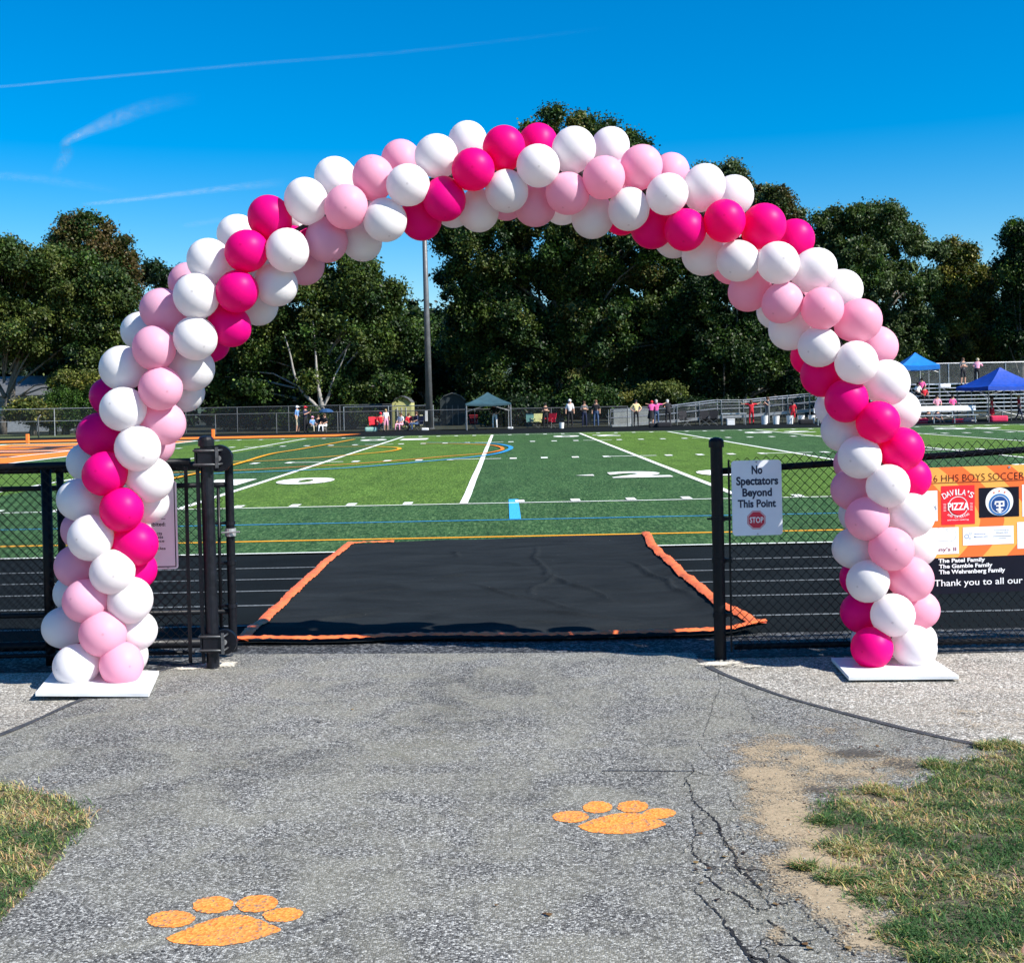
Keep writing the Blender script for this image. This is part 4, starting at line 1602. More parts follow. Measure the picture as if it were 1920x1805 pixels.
# the far side of each cluster, seen only from elsewhere
for (px, py, r, c, la) in bals:
    if la <= .25:
        cxn = min(CL, key=lambda q: (q[0] - px) ** 2 + (q[1] - py) ** 2)
        place_balloon(px * .45 + cxn[0] * .55 + random.uniform(-5, 5), py * .45 + cxn[1] * .55 + random.uniform(-5, 5), 37, random.choice('WPH'), 2.0)
MB().tube(clp, .014, 10).build('frame_tube', pm('dark_tube', (.05, .05, .055), .5), arch, smooth=True)
for nm, corners in (('L', ((66, 1303), (279, 1299), (298, 1257), (104, 1255))), ('R', ((1591, 1268), (1798, 1266), (1745, 1231), (1558, 1232)))):
    P = [G(x, y, .035) for x, y in corners]
    if nm == 'L':
        P[0] = P[0] + Vector((0, 0, .016))
        P[3] = P[3] + Vector((0, 0, .012))
    mb = MB()
    tz = .022
    vs_ = [(p.x, p.y - ARCH_Y, p.z - tz) for p in P] + [(p.x, p.y - ARCH_Y, p.z) for p in P]
    mb.add(vs_, [(3, 2, 1, 0), (4, 5, 6, 7), (0, 1, 5, 4), (1, 2, 6, 5), (2, 3, 7, 6), (3, 0, 4, 7)])
    me = bevel(mb.mesh('base_board', M['white_board']), .002, 1)
    link('base_board', me, arch)
    ctr = sum(P, Vector()) / 4
    MB().tube([(ctr.x, 0, .03), (ctr.x, 0, .10)], .03, 14).build('tube_socket', M['dull_steel'], arch)
    mb = MB()
    for dx, dy in ((-.2, -.2), (.2, -.2), (.2, .2), (-.2, .2)):
        mb.box((ctr.x + dx, dy, .0085), (.05, .05, .017))
    mb.build('base_feet', M['scuffed_black'], arch)

# ================================================================== TREES
def tree(name, lobes, Y, leaves, size, palette, trunk=None, label='', bark='bark', group='trees beyond the far fence', dens=1.0, clump=1.3, category='tree', depth=.75, seed=0, tf=0.0):
    """lobes: (px,py,rx,ry) in photograph pixels at distance Y"""
    rs = np.random.default_rng(seed + 100)
    s = Y / F_PX
    base_px = trunk[0] if trunk else lobes[0][0]
    base = at(base_px, 790, Y)
    base.z = 0
    root = empty(name, base, label=label, category=category, group=group)
    Ls = []
    for (px, py, rx, ry) in lobes:
        c_ = at(px, py, Y) - base
        Ls.append((np.array([c_.x, c_.y + rs.uniform(-1, 1) * rx * s * .15, c_.z]), rx * s, ry * s))
    wts = np.array([l[1] * l[2] for l in Ls])
    wts = wts / wts.sum()
    vol = sum(l[1] * l[2] for l in Ls)
    ncl = max(12, int(vol * 3.0 / (clump * clump) * dens * 1.5))
    cc, cr = [], []
    for li in rs.choice(len(Ls), ncl, p=wts):
        c_, rx, rz = Ls[li]
        d = rs.normal(size=3)
        d /= np.linalg.norm(d)
        rad = rs.uniform(.35, 1.0) ** .5
        p = c_ + d * rad * np.array([max(.2, rx - clump * .45), max(.2, rx * depth), max(.2, rz - clump * .45)])
        if p[2] < .5:
            p[2] = rs.uniform(.4, 1.6)
        cc.append(p)
        cr.append(clump * rs.uniform(.55, 1.25) * (1.0 if rad < .85 else .85))
    cc, cr = np.array(cc), np.array(cr)
    n = int(leaves * 1.75)
    size = size * .80
    idx = rs.choice(ncl, n, p=(cr ** 2) / (cr ** 2).sum())
    d = rs.normal(size=(n, 3))
    d /= np.linalg.norm(d, axis=1)[:, None]
    rad = rs.uniform(.25, 1.0, n) ** .45
    squash = np.array([1.0, 1.0, .85])
    pos = cc[idx] + d * (rad * cr[idx])[:, None] * squash
    # droop / twigs
    pos += rs.normal(size=(n, 3)) * .15
    pos[:, 2] = np.maximum(pos[:, 2], .05)
    # leaf normals lean outward + up
    nrm = d * .5 + np.array([0, 0, .35]) + rs.normal(size=(n, 3)) * .8
    nrm /= np.linalg.norm(nrm, axis=1)[:, None]
    a = np.cross(nrm, rs.normal(size=(n, 3)))
    a /= np.linalg.norm(a, axis=1)[:, None]
    b = np.cross(nrm, a)
    sz = size * rs.uniform(.6, 1.35, n)
    inner = rs.uniform(size=n) < .13  # oversized leaves added inside each clump to block light through the crown
    pos[inner] = (cc[idx] + d * (rad * .45 * cr[idx])[:, None])[inner]
    sz = np.where(inner, sz * 3.4, sz)
    a *= sz[:, None] * .5
    b *= sz[:, None] * .34
    co = np.empty((n, 4, 3))
    co[:, 0], co[:, 1], co[:, 2], co[:, 3] = pos - a, pos - b, pos + a, pos + b
    pal = np.array(palette)
    ctint = rs.integers(0, len(pal), ncl)
    lt = np.where(rs.uniform(size=n) < .72, ctint[idx], rs.integers(0, len(pal), n))
    col = pal[lt] * np.array([.82, .92, .70]) * (rs.uniform(.55, 1.1, n) + .9 * (rs.uniform(size=n) < .10))[:, None] * (.8 + .4 * rs.uniform(size=ncl))[idx][:, None]  # a few random leaves brightened, painting sunlit specks into the leaf colour
    me = bpy.data.meshes.new('crown')
    me.vertices.add(n * 4)
    me.loops.add(n * 4)
    me.polygons.add(n)
    me.vertices.foreach_set('co', co.ravel().astype(np.float32))
    me.loops.foreach_set('vertex_index', np.arange(n * 4, dtype=np.int32))
    me.polygons.foreach_set('loop_start', np.arange(0, n * 4, 4, dtype=np.int32))
    me.polygons.foreach_set('loop_total', np.full(n, 4, np.int32))
    me.update(calc_edges=True)
    ca = me.color_attributes.new('Col', 'FLOAT_COLOR', 'POINT')
    cv = np.ones((n * 4, 4), np.float32)
    cv[:, :3] = np.repeat(col, 4, axis=0)
    ca.data.foreach_set('color', cv.ravel())
    me.materials.append(M['leaf'])
    link('crown', me, root)
    # trunk and limbs
    mb_ = MB()
    if trunk:
        for limb in trunk[1]:
            P = smooth_path([at(x, y, Y - tf) - base + Vector((0, random.uniform(-.3, .3) if i else 0, 0)) for i, (x, y, w) in enumerate(limb)], 4)
            ws_ = np.interp(np.linspace(0, len(limb) - 1, len(P)), range(len(limb)), [w * s / 2 for _, _, w in limb])
            if limb is trunk[1][0]:
                P[0].z = -.1
            mb_.tube(P, list(ws_), 8)
    else:
        top = max(l[0][2] for l in Ls)
        mb_.tube([(0, 0, -.1), (.1, 0, top * .4), (0, .2, top * .8)], [.32, .24, .08], 8)
    # secondary limbs reaching into clumps
    for _ in range(min(26, ncl // 3)):
        k = rs.integers(0, ncl)
        e = Vector(cc[k])
        z0 = min(e.z * .75, e.z * rs.uniform(.35, .6) + .8)
        a0 = Vector((e.x * .12, e.y * .1, z0))
        mid = a0.lerp(e, .55) + Vector((0, 0, rs.uniform(.0, .12) * (e - a0).length))
        mb_.tube([a0, mid, e], [.10, .06, .02], 5, cap=False)
    mb_.build('trunk', M[bark], root, smooth=True)
    return root


GREEN = [(.036, .066, .018), (.052, .092, .022), (.022, .046, .016), (.085, .118, .028), (.030, .060, .024)]
DARK = [(.016, .034, .012), (.026, .050, .016), (.014, .030, .016)]
OLIVE = [(.062, .084, .024), (.095, .112, .030), (.040, .064, .020), (.13, .14, .042)]
AUTUMN = [(.085, .062, .024), (.062, .066, .022), (.11, .066, .030), (.045, .060, .020), (.12, .09, .034)]
YELLOWISH = [(.17, .16, .04), (.12, .13, .035), (.22, .18, .05), (.08, .10, .03)]
GREYISH = [(.095, .12, .060), (.12, .15, .085), (.07, .095, .045)]

tree('maple_tree', [(150, 440, 68, 56), (200, 470, 60, 50), (165, 500, 95, 70), (120, 490, 60, 60), (180, 540, 80, 90), (235, 540, 30, 50)], 112, 26000, .30, AUTUMN + GREEN[:2], label='tall maple with bronze autumn tips, peaking left of the arch', seed=1, clump=1.2)
tree('broad_tree', [(30, 525, 110, 85), (80, 500, 90, 50), (120, 540, 110, 82), (200, 580, 75, 80), (60, 620, 130, 70), (190, 650, 80, 60), (-60, 580, 100, 110), (150, 720, 60, 30)], 98, 62000, .28, OLIVE + GREEN[:3], trunk=(10, [[(5, 800, 16), (14, 740, 12), (40, 660, 8), (80, 600, 5)], [(10, 745, 9), (-20, 690, 6), (-40, 640, 4)], [(22, 790, 14), (28, 700, 8), (60, 640, 5)]]), label='wide rounded olive green tree at the far left edge', seed=2, clump=1.15)
tree('dark_tree', [(310, 530, 60, 50), (340, 590, 90, 70), (300, 650, 90, 80), (400, 640, 80, 80)], 124, 20000, .36, DARK, label='dark tree in the dip between the left trees, behind the arch', seed=3)
tree('forked_maple_tree', [(560, 560, 120, 85), (610, 510, 80, 60), (660, 540, 85, 70), (700, 530, 42, 52), (735, 560, 28, 42), (500, 640, 110, 70), (640, 640, 130, 75), (740, 640, 62, 58), (450, 700, 80, 60), (560, 730, 150, 40), (690, 720, 90, 42), (470, 590, 80, 60)], 92, 68000, .27, OLIVE[:2] + GREEN + DARK[:1],
     trunk=(607, [[(607, 803, 11), (605, 775, 11), (600, 740, 8), (594, 700, 5), (590, 650, 3), (586, 600, 1.5)], [(602, 770, 8), (585, 752, 6.5), (566, 732, 5.5), (552, 700, 4.5), (545, 665, 3), (534, 630, 1.5)], [(606, 762, 7), (616, 742, 5), (624, 715, 3.5), (640, 680, 2), (650, 655, 1)]]), bark='bark_pale',
     label='maple with a pale forked trunk, standing behind the seated spectators left of centre', seed=4, clump=1.1, tf=2.6)
tree('small_tree', [(800, 640, 30, 45), (770, 690, 50, 50), (830, 640, 26, 40), (820, 690, 50, 60)], 120, 12000, .32, DARK + GREEN[:2], label='low dark tree in the gap behind the light pole', seed=5)
tree('great_oak_tree', [(1080, 268, 118, 78), (1005, 275, 60, 45), (1175, 290, 50, 48), (890, 540, 85, 42), (860, 430, 60, 40), (1075, 510, 90, 60), (1090, 600, 90, 60), (1010, 320, 110, 80), (1150, 330, 100, 80), (920, 470, 110, 70), (1000, 440, 150, 110), (1150, 450, 150, 110), (1240, 480, 110, 110), (870, 520, 62, 30), (850, 465, 40, 24), (900, 600, 85, 45), (1000, 600, 150, 100), (1150, 620, 150, 100), (1280, 610, 110, 100), (865, 640, 50, 50), (950, 700, 110, 50), (1100, 720, 150, 40), (1270, 700, 110, 45)], 101, 150000, .27, GREEN + OLIVE[:2] + DARK[:1] + [(.12, .10, .035)],
     trunk=(1045, [[(1045, 800, 26), (1045, 720, 22), (1040, 640, 18), (1045, 540, 12), (1070, 400, 7), (1080, 300, 3)], [(1042, 700, 12), (980, 640, 8), (900, 590, 5), (850, 560, 3)], [(1046, 660, 12), (1110, 600, 9), (1180, 540, 5)], [(1044, 600, 10), (980, 540, 6), (900, 500, 3), (850, 470, 2)]]),
     label='huge spreading tree rising above the top of the arch at centre', seed=6, clump=1.15)
tree('greyish_tree', [(1330, 350, 60, 50), (1370, 340, 45, 48), (1390, 390, 60, 60), (1340, 430, 80, 70)], 124, 20000, .30, GREYISH + AUTUMN[:1], label='thin grey green treetop just right of the arch crown', seed=7, clump=.95)
tree('bronze_tree', [(1450, 385, 48, 48), (1430, 430, 60, 50), (1480, 430, 40, 50), (1460, 500, 70, 70)], 118, 18000, .30, AUTUMN + GREYISH[:2], label='sparse bronze treetop above the right shoulder of the arch', seed=8, clump=.9)
tree('locust_tree', [(1600, 440, 62, 62), (1560, 430, 50, 44), (1680, 440, 62, 52), (1740, 465, 34, 24), (1640, 400, 60, 26), (1600, 520, 90, 80), (1690, 540, 72, 70), (1560, 600, 90, 90), (1690, 640, 90, 80), (1500, 480, 40, 60)], 106, 56000, .26, GREYISH + GREEN[:2] + OLIVE[:1],
     trunk=(1655, [[(1650, 800, 12), (1665, 700, 8), (1690, 600, 6), (1700, 500, 3)], [(1665, 700, 5), (1620, 560, 4), (1600, 440, 2)], [(1695, 570, 4), (1650, 480, 3), (1660, 410, 2)]]), bark='bark_pale', label='feathery light green tree with upswept tips right of the arch', seed=9, clump=.8)
tree('ash_tree', [(1800, 490, 45, 52), (1780, 540, 45, 60), (1840, 540, 40, 70), (1810, 620, 80, 90), (1860, 640, 50, 80), (1790, 690, 60, 60)], 108, 34000, .28, YELLOWISH + AUTUMN[:2] + GREEN[:2], trunk=(1800, [[(1798, 800, 10), (1800, 700, 8), (1806, 600, 5), (1805, 500, 2)], [(1780, 780, 5), (1768, 680, 4), (1760, 600, 3)]]),
     label='yellowing tree behind the bleachers near the right edge', seed=10, clump=.95)
tree('right_edge_tree', [(1915, 450, 45, 50), (1895, 510, 40, 50), (1935, 550, 60, 100), (1900, 620, 45, 80), (1980, 520, 80, 120)], 103, 34000, .27, GREEN + DARK, label='dense dark green tree cut by the right edge of the picture', seed=11, clump=1.0)
tree('woodland_tree', [(1400, 520, 70, 60), (1350, 560, 80, 70), (1440, 600, 90, 80), (1380, 680, 110, 70), (1500, 680, 80, 80)], 96, 44000, .28, GREEN[:3] + DARK + OLIVE[:1],
     trunk=(1400, [[(1390, 800, 12), (1400, 720, 9), (1415, 640, 7), (1430, 570, 4)], [(1398, 730, 7), (1440, 690, 5), (1478, 672, 4), (1500, 640, 3)], [(1360, 800, 6), (1358, 700, 4), (1362, 600, 3), (1366, 540, 1)], [(1402, 700, 5), (1385, 640, 4), (1380, 560, 3)]]), label='dark wooded tree with a long bare bough, behind the access ramp', seed=12, clump=1.05, tf=1.0)
# second row that closes the view under the crowns
k = 0
for px in range(-120, 2060, 128):
    k += 1
    nm = ('dark' if k % 2 else 'green')
    lb = ['screening tree behind the far fence %s' % w for w in ('at the left edge', 'behind the broad left tree', 'left of the cedar row', 'behind the left column of balloons', 'behind the left fence gate', 'left of the forked maple', 'behind the forked maple', 'left of the light pole', 'right of the light pole',
          'behind the green canopy', 'behind the oak trunk', 'right of the oak trunk', 'behind the ramp end', 'behind the ramp middle', 'behind the ramp top', 'behind the left end of the bleachers', 'behind the tall blue canopy', 'behind the right end of the bleachers')]
    top = 585 + 25 * math.sin(k * 2.1)
    tree('understory_tree', [(px, top + 50, 88, 60), (px + 20, 700, 95, 70), (px - 20, 765, 95, 45)], 116 + 5 * (k % 3), 8500, .46, DARK + GREEN[:1], label=lb[min(k - 1, len(lb) - 1)], group='screening trees behind the far fence', seed=30 + k, clump=1.3)

# shrubs and cedars along the fence
for i, (px, w, h) in enumerate(((98, 13, 74), (122, 14, 82), (148, 13, 78), (172, 14, 72), (196, 13, 68))):
    tree('cedar_shrub', [(px, 800 - h * f_, w * (1.15 - f_ * .9), h * .2) for f_ in (.12, .3, .5, .68, .85)], 90, 5200, .14, [(.05, .10, .02), (.07, .13, .025), (.03, .06, .015)],
         label='columnar cedar in the row behind the left fence, %s' % ('leftmost', 'second from the left', 'middle one', 'fourth from the left', 'rightmost, beside the balloons')[i], category='shrub', group='row of columnar cedars', seed=60 + i, clump=.45, depth=1.0)
sh = [(60, 770, 50, 22, YELLOWISH, 'yellowing shrub over the far left fence', 'broad tree shade'), (150, 715, 46, 24, YELLOWISH, 'golden bush above the cedar row', ''), (470, 775, 60, 26, GREEN, 'dark bush behind the fence, left of the standing men', ''), (560, 778, 50, 22, GREEN, 'leafy bush right behind the man in the blue shirt', ''),
      (660, 775, 45, 24, GREEN, 'green bush behind the umbrella group', ''), (950, 780, 45, 22, GREEN, 'pale leafy bush at the right leg of the green canopy', ''), (990, 765, 70, 30, DARK, 'dark bush right of the green canopy', ''), (1240, 738, 46, 22, OLIVE, 'rounded yellow green bush above the ramp start', ''),
      (1170, 755, 40, 20, YELLOWISH, 'bright low bush behind the man in pale yellow', ''), (1100, 745, 60, 26, GREEN, 'leafy bush above the woman in black', ''), (1320, 765, 80, 24, DARK, 'dark bush behind the ramp railing', '')]
for i, (px, py, rx, ry, pal, lb, _) in enumerate(sh):
    tree('shrub', [(px, py, rx, ry), (px - rx * .5, py + ry * .4, rx * .6, ry * .7), (px + rx * .5, py + ry * .3, rx * .6, ry * .8)], 89 + (i % 3) * 2, 5200, .22, pal, label=lb, category='shrub', group='shrubs along the far fence', seed=80 + i, clump=.6)

# wooded hill far behind
mb = MB()
n = 90
vs_ = []
for i in range(n):
    x = -420 + 840 * i / (n - 1)
    h = 19 + 5 * mnoise.noise(Vector((x * .01, 0, 0))) + 1.6 * mnoise.noise(Vector((x * .11, 2, 0)))
    vs_ += [(x, 300, -1), (x, 330, h * .7), (x, 380, h), (x, 480, -1)]
mb.add(vs_, [(4 * i + j, 4 * i + 4 + j, 4 * i + 5 + j, 4 * i + 1 + j) for i in range(n - 1) for j in range(3)])
mb.build('wooded_hill', pm('wooded_hill', (.05, .08, .06), .95, .5, .12, bump=.6), kind='structure', smooth=True)

# ================================================================== FAR FENCES, POLE, SHEDS
def far_fence(name, pts_, h, label, rail='dull_steel', sheetm='far_mesh', step=3.0, rr=.03, mid=False):
    P = [Vector((x, y, 0)) for x, y in pts_]
    root = empty(name, P[0], label=label, category='fence')
    o_ = P[0].copy()
    P = [p - o_ for p in P]
    mb_ = MB()
    mb_.tube([p + Vector((0, 0, h)) for p in P], rr, 6)
    mb_.build('top_rail', M[rail], root)
    if mid:
        MB().tube([p + Vector((0, 0, h * .55)) for p in P], rr * .8, 6).build('middle_rail', M[rail], root)
    mb_ = MB()
    for a, b in zip(P[:-1], P[1:]):
        mb_.add([a + Vector((0, 0, .03)), b + Vector((0, 0, .03)), b + Vector((0, 0, h - .03)), a + Vector((0, 0, h - .03))], [(0, 1, 2, 3)])
    mb_.build('chain_link_mesh', M[sheetm], root)
    tot = sum((b - a).length for a, b in zip(P[:-1], P[1:]))
    d = 0
    for a, b in zip(P[:-1], P[1:]):
        L_ = (b - a).length
        k_ = max(1, int(L_ / step))
        for i in range(k_ + (1 if b is P[-1] else 0)):
            q = a.lerp(b, i / k_)
            MB().tube([q, q + Vector((0, 0, h + .03))], rr * 1.2, 6).build('fence_post', M[rail], root)
    return root


far_fence('track_fence', [(-27, 82.2), (-7, 82.2), (8, 82.0)], 1.30, 'low dark chain link fence behind the track, left and centre', rail='pole_grey', step=4)
far_fence('track_fence', [(8.2, 81.2), (30, 80.4)], 1.25, 'low dark chain link fence in front of the access ramp', rail='pole_grey', step=4)
far_fence('boundary_fence', [(-46, 86.5), (-26, 86.3)], 1.9, 'galvanised fence on the grass bank at the far left', rail='dull_steel', step=4.2, mid=True)
far_fence('boundary_fence', [(-26, 88), (-8.0, 88)], 1.75, 'taller steel boundary fence behind the left spectators', rail='pole_grey', step=3.3)
far_fence('steel_gate_panel', [(-11.2, 87.0), (-8.1, 87.0), (-5.0, 87.0)], 1.62, 'bright steel fence bay with pale posts, left of the light pole', rail='steel', step=3.2)

pb = at(806, 803, 86)
pole = empty('light_pole', (pb.x, 86, 0), label='tall tapering grey floodlight pole rising behind the arch left of centre', category='light pole')
topx = at(793, 340, 86)
MB().tube([(0, 0, -.05), ((topx.x - pb.x) * .5, 0, topx.z * .5), (topx.x - pb.x, 0, topx.z)], [.25, .19, .13], 16).build('pole', M['pole_grey'], pole, smooth=True)
MB().tube([(0, 0, 0), (0, 0, .08)], .34, 16).build('base_plate', M['pole_grey'], pole)
mb = MB().box((topx.x - pb.x, 0, topx.z), (1.1, .12, .1))
mb.build('cross_arm', M['pole_grey'], pole)


def shed(px0, px1, ptop, peave, pbot, Y, wall, label):
    a, b = at(px0, pbot, Y), at(px1, pbot, Y)
    w = b.x - a.x
    root = empty('garden_shed', ((a.x + b.x) / 2, Y, 0), label=label, category='shed')
    he = at(px0, peave, Y).z
    ht = at(px0, ptop, Y).z
    d = 3.2
    mb_ = MB()
    vs2 = [(-w / 2, 0, 0), (w / 2, 0, 0), (w / 2, 0, he), (w * .32, 0, (he + ht * 1.6) / 2.6), (0, 0, ht), (-w * .32, 0, (he + ht * 1.6) / 2.6), (-w / 2, 0, he)]
    m_ = len(vs2)
    mb_.add(vs2 + [(x, d, z) for x, y, z in vs2], [tuple(range(m_)), tuple(reversed(range(m_, 2 * m_)))] + [(i, (i + 1) % m_, (i + 1) % m_ + m_, i + m_) for i in range(m_)])
    mb_.build('walls', wall, root)
    for (i, j) in ((2, 3), (3, 4), (4, 5), (5, 6)):
        p, q = Vector(vs2[i]), Vector(vs2[j])
        up = Vector((0, 0, .05))
        ov = Vector((0, -.15, 0))
        MB().add([p + ov + up * .3, q + ov + up * .3, q + Vector((0, d + .15, .015)), p + Vector((0, d + .15, .015)), p + ov + up * 1.4, q + ov + up * 1.4, q + Vector((0, d + .15, .07)), p + Vector((0, d + .15, .07))],
                 [(0, 1, 2, 3), (7, 6, 5, 4), (0, 4, 5, 1), (1, 5, 6, 2), (2, 6, 7, 3), (3, 7, 4, 0)]).build('roof_panel', M['pole_grey'], root)
    MB().box((0, -.03, he * .42), (w * .42, .05, he * .8)).build('door', wall, root)
    mb_ = MB()
    for x in (-w * .23, w * .23, 0):
        mb_.box((x, -.07, he * .42), (.06, .03, he * .8))
    mb_.build('door_trim', M['white_board'] if px0 < 800 else M['pole_grey'], root)
    return root


shed(736, 772, 744, 756, 796, 94, pm('olive_siding', (.48, .48, .20), .8, .15, 3), 'pale olive gabled garden shed left of the light pole')
shed(826, 872, 738, 752, 796, 99, pm('slate_siding', (.02, .03, .035), .8, .15, 3), 'dark slate coloured shed right of the light pole')
# pale panel and yellow post by the pole
for px0, px1, y0, y1, m_, lb, ct, nm in ((787, 792.5, 778, 798, pm('cream_paint', (.75, .72, .42), .6), 'short cream yellow marker post left of the light pole', 'post', 'marker_post'), (797, 801.5, 769, 790, M['white_plastic'], 'narrow white panel fixed on the fence left of the pole', 'panel', 'fence_panel')):
    a, b = at(px0, y1, 84.6), at(px1, y0, 84.6)
    me = bevel(MB().box((0, 0, (b.z + max(a.z, 0)) / 2), (b.x - a.x, .08, b.z - max(a.z, 0))).mesh(nm, m_), .015, 1)
    link(nm, me, None, ((a.x + b.x) / 2, 84.6, 0), label=lb, category=ct)
# house glimpsed between the left trees
hb = at(15, 790, 112)
house = empty('house', (hb.x, 112, 0), label='white sided house glimpsed through the trees at the far left', category='house')
MB().box((2, 2, 1.6), (9, 6, 3.2)).build('wall', pm('house_siding', (.30, .33, .36), .8), house)
MB().box((.2, -1.03, 2.0), (1.6, .06, 1.4)).build('window', pm('window_glass', (.03, .10, .13), .15, .2, 1), house)
MB().add([(-3, -1.6, 3.2), (7, -1.6, 3.2), (7, 5.6, 3.2), (-3, 5.6, 3.2), (-3, 2, 5.0), (7, 2, 5.0)], [(0, 1, 5, 4), (2, 3, 4, 5), (0, 4, 3), (1, 2, 5), (3, 2, 1, 0)]).build('roof', M['pole_grey'], house)
p = G(86, 820)
mb = MB().tube([(0, 0, 0), (0, 0, 1.05), (-.02, 0, 1.3), (.18, 0, 1.5)], [.05, .05, .04, .03], 8)
link('bent_post', mb.mesh('bent_post', M['pole_grey'], True), None, (p.x, 81.8, 0), label='short bent dark post at the edge of the far left track', category='post')


# ================================================================== CANOPIES
def canopy(px0, px1, ppeak, peave, Y, zfoot, mat, legm, label, rot=0, valance=.22, depth=3.0):
    a, b = at(px0, peave, Y), at(px1, peave, Y)
    cx_ = (a.x + b.x) / 2
    root = empty('canopy', (cx_, Y, zfoot), rot, label=label, category='canopy', group='pop-up canopies beyond the field')
    w = (b.x - a.x) / (abs(math.cos(rot)) + abs(math.sin(rot)) * depth / 3.2)
    ze = (a.z + b.z) / 2 - zfoot
    zp = at((px0 + px1) / 2, ppeak, Y).z - zfoot
    n = 6
    mb_ = MB()
    h, d = w / 2, depth / 2
    rings = []
    for k_ in range(n + 1):
        t = k_ / n
        s_ = 1 - t
        z = ze + (zp - ze) * (t ** 1.25)
        pts_ = []
        for (x0, y0), (x1, y1) in zip([(-h, -d), (h, -d), (h, d), (-h, d)], [(h, -d), (h, d), (-h, d), (-h, -d)]):
            for q in range(4):
                u = q / 4
                sag = -.06 * math.sin(math.pi * u) * (1 - t)
                pts_.append(((x0 + (x1 - x0) * u) * max(s_, .02), (y0 + (y1 - y0) * u) * max(s_, .02), z + sag))
        rings.append(pts_)
    low = [(x * 1.005, y * 1.005, z - valance) for x, y, z in rings[0]]
    rings = [low] + rings
    m_ = 16
    for r_ in rings:
        mb_.v += r_
    for i in range(len(rings) - 1):
        for q in range(m_):
            q2 = (q + 1) % m_
            mb_.f.append((i * m_ + q, i * m_ + q2, (i + 1) * m_ + q2, (i + 1) * m_ + q))
            mb_.m.append(0)
    mb_.f.append(tuple((len(rings) - 1) * m_ + q for q in range(m_)))
    mb_.m.append(0)
    mb_.build('canopy_roof', mat, root)
    for x, y in ((-h, -d), (h, -d), (h, d), (-h, d)):
        MB().tube([(x * .98, y * .98, 0), (x * .98, y * .98, ze - .02)], .03, 6).build('leg', M[legm], root)
    mb_ = MB()
    for (x0, y0, x1, y1) in ((-h, -d, h, -d), (h, -d, h, d), (h, d, -h, d), (-h, d, -h, -d)):
        mb_.tube([(x0 * .97, y0 * .97, ze - .5), ((x0 + x1) / 2 * .97, (y0 + y1) / 2 * .97, ze - .1), (x1 * .97, y1 * .97, ze - .5)], .015, 5)
    mb_.build('truss', M[legm], root)
    return root


canopy(871, 958, 735.5, 756, 80.5, 0, pm('dark_green_canopy', (.03, .075, .095), .6, .2, 2), 'dull_steel', 'dark green pop-up canopy just right of the light pole', R(3), .12, 2.8)
canopy(1679, 1753, 661, 685, 80, 1.45, pm('bright_blue_canopy', (.008, .17, .56), .55, .12, 2), 'steel', 'bright blue canopy up on the bleachers, left of the navy one', R(-4), .28, 2.6)
canopy(1800, 1950, 689, 724, 74.5, 0, pm('royal_blue_canopy', (.003, .045, .33), .55, .15, 2), 'pole_grey', 'royal blue peaked canopy in front of the bleachers, at right edge', R(16), .22, 3.0)

# ================================================================== BLEACHERS AND RAMP
def bleachers():
    x0 = at(1555, 790, 77).x
    x1 = x0 + 17
    root = empty('bleachers', (x0, 76.6, 0), label='aluminium bleachers with a railed top walkway at the far right', category='bleachers')
    Wd = x1 - x0
    rows = 8
    for r_ in range(rows):
        z = .62 + r_ * .245
        y = .4 + r_ * .62
        nseg = 4
        for s_ in range(nseg):
            xa, xb = Wd * s_ / nseg + .02, Wd * (s_ + 1) / nseg - .02
            MB().box(((xa + xb) / 2, y, z), (xb - xa, .26, .05)).build('seat_plank', M['alu'], root)
            MB().box(((xa + xb) / 2, y + .36, z - .22), (xb - xa, .30, .04)).build('foot_plank', M['alu'], root)
    yt = .4 + rows * .62
    zt = .62 + rows * .245 - .2
    MB().box((Wd / 2, yt + .3, zt), (Wd, 1.1, .05)).build('walkway', M['alu'], root)
    for i in range(10):
        x = Wd * i / 9
        MB().tube([(x, yt + .85, zt), (x, yt + .85, zt + 1.35)], .035, 6).build('rail_post', M['steel'], root)
    MB().tube([(0, yt + .85, zt + 1.35), (Wd, yt + .85, zt + 1.35)], .035, 6).build('top_rail', M['steel'], root)
    MB().add([(0, yt + .86, zt), (Wd, yt + .86, zt), (Wd, yt + .86, zt + 1.33), (0, yt + .86, zt + 1.33)], [(0, 1, 2, 3)]).build('rail_mesh', M['far_mesh_grey'], root)
    # end guard
    mb_ = MB()
    for t in np.linspace(0, 1, 6):
        y = .4 + (yt - .0) * t
        z = .3 + (zt - .3) * t
        mb_.tube([(-.03, y, z), (-.03, y, z + 1.5)], .03, 6)
    mb_.tube([(-.03, .4, 1.8), (-.03, yt + .4, zt + 1.5)], .03, 6)
    mb_.tube([(-.03, .4, 1.1), (-.03, yt + .4, zt + .8)], .025, 6)
    mb_.build('end_guard', M['steel'], root)
    for i in range(9):
        x = Wd * i / 8
        mb_ = MB()
        mb_.tube([(x, .3, 0), (x, .3, .6)], .04, 6)
        mb_.tube([(x, .3, .55), (x, yt, zt - .05)], .04, 6)
        mb_.tube([(x, yt, 0), (x, yt, zt)], .04, 6)
        mb_.tube([(x, yt * .5, 0), (x, yt * .5, (zt + .5) / 2)], .04, 6)
        if i < 8:
            mb_.tube([(x, .3, .05), (x + Wd / 8, .3, .55)], .02, 5)
            mb_.tube([(x, .3, .55), (x + Wd / 8, .3, .05)], .02, 5)
        mb_.build('support_frame', M['dull_steel'], root)
    return x0


BLX = bleachers()

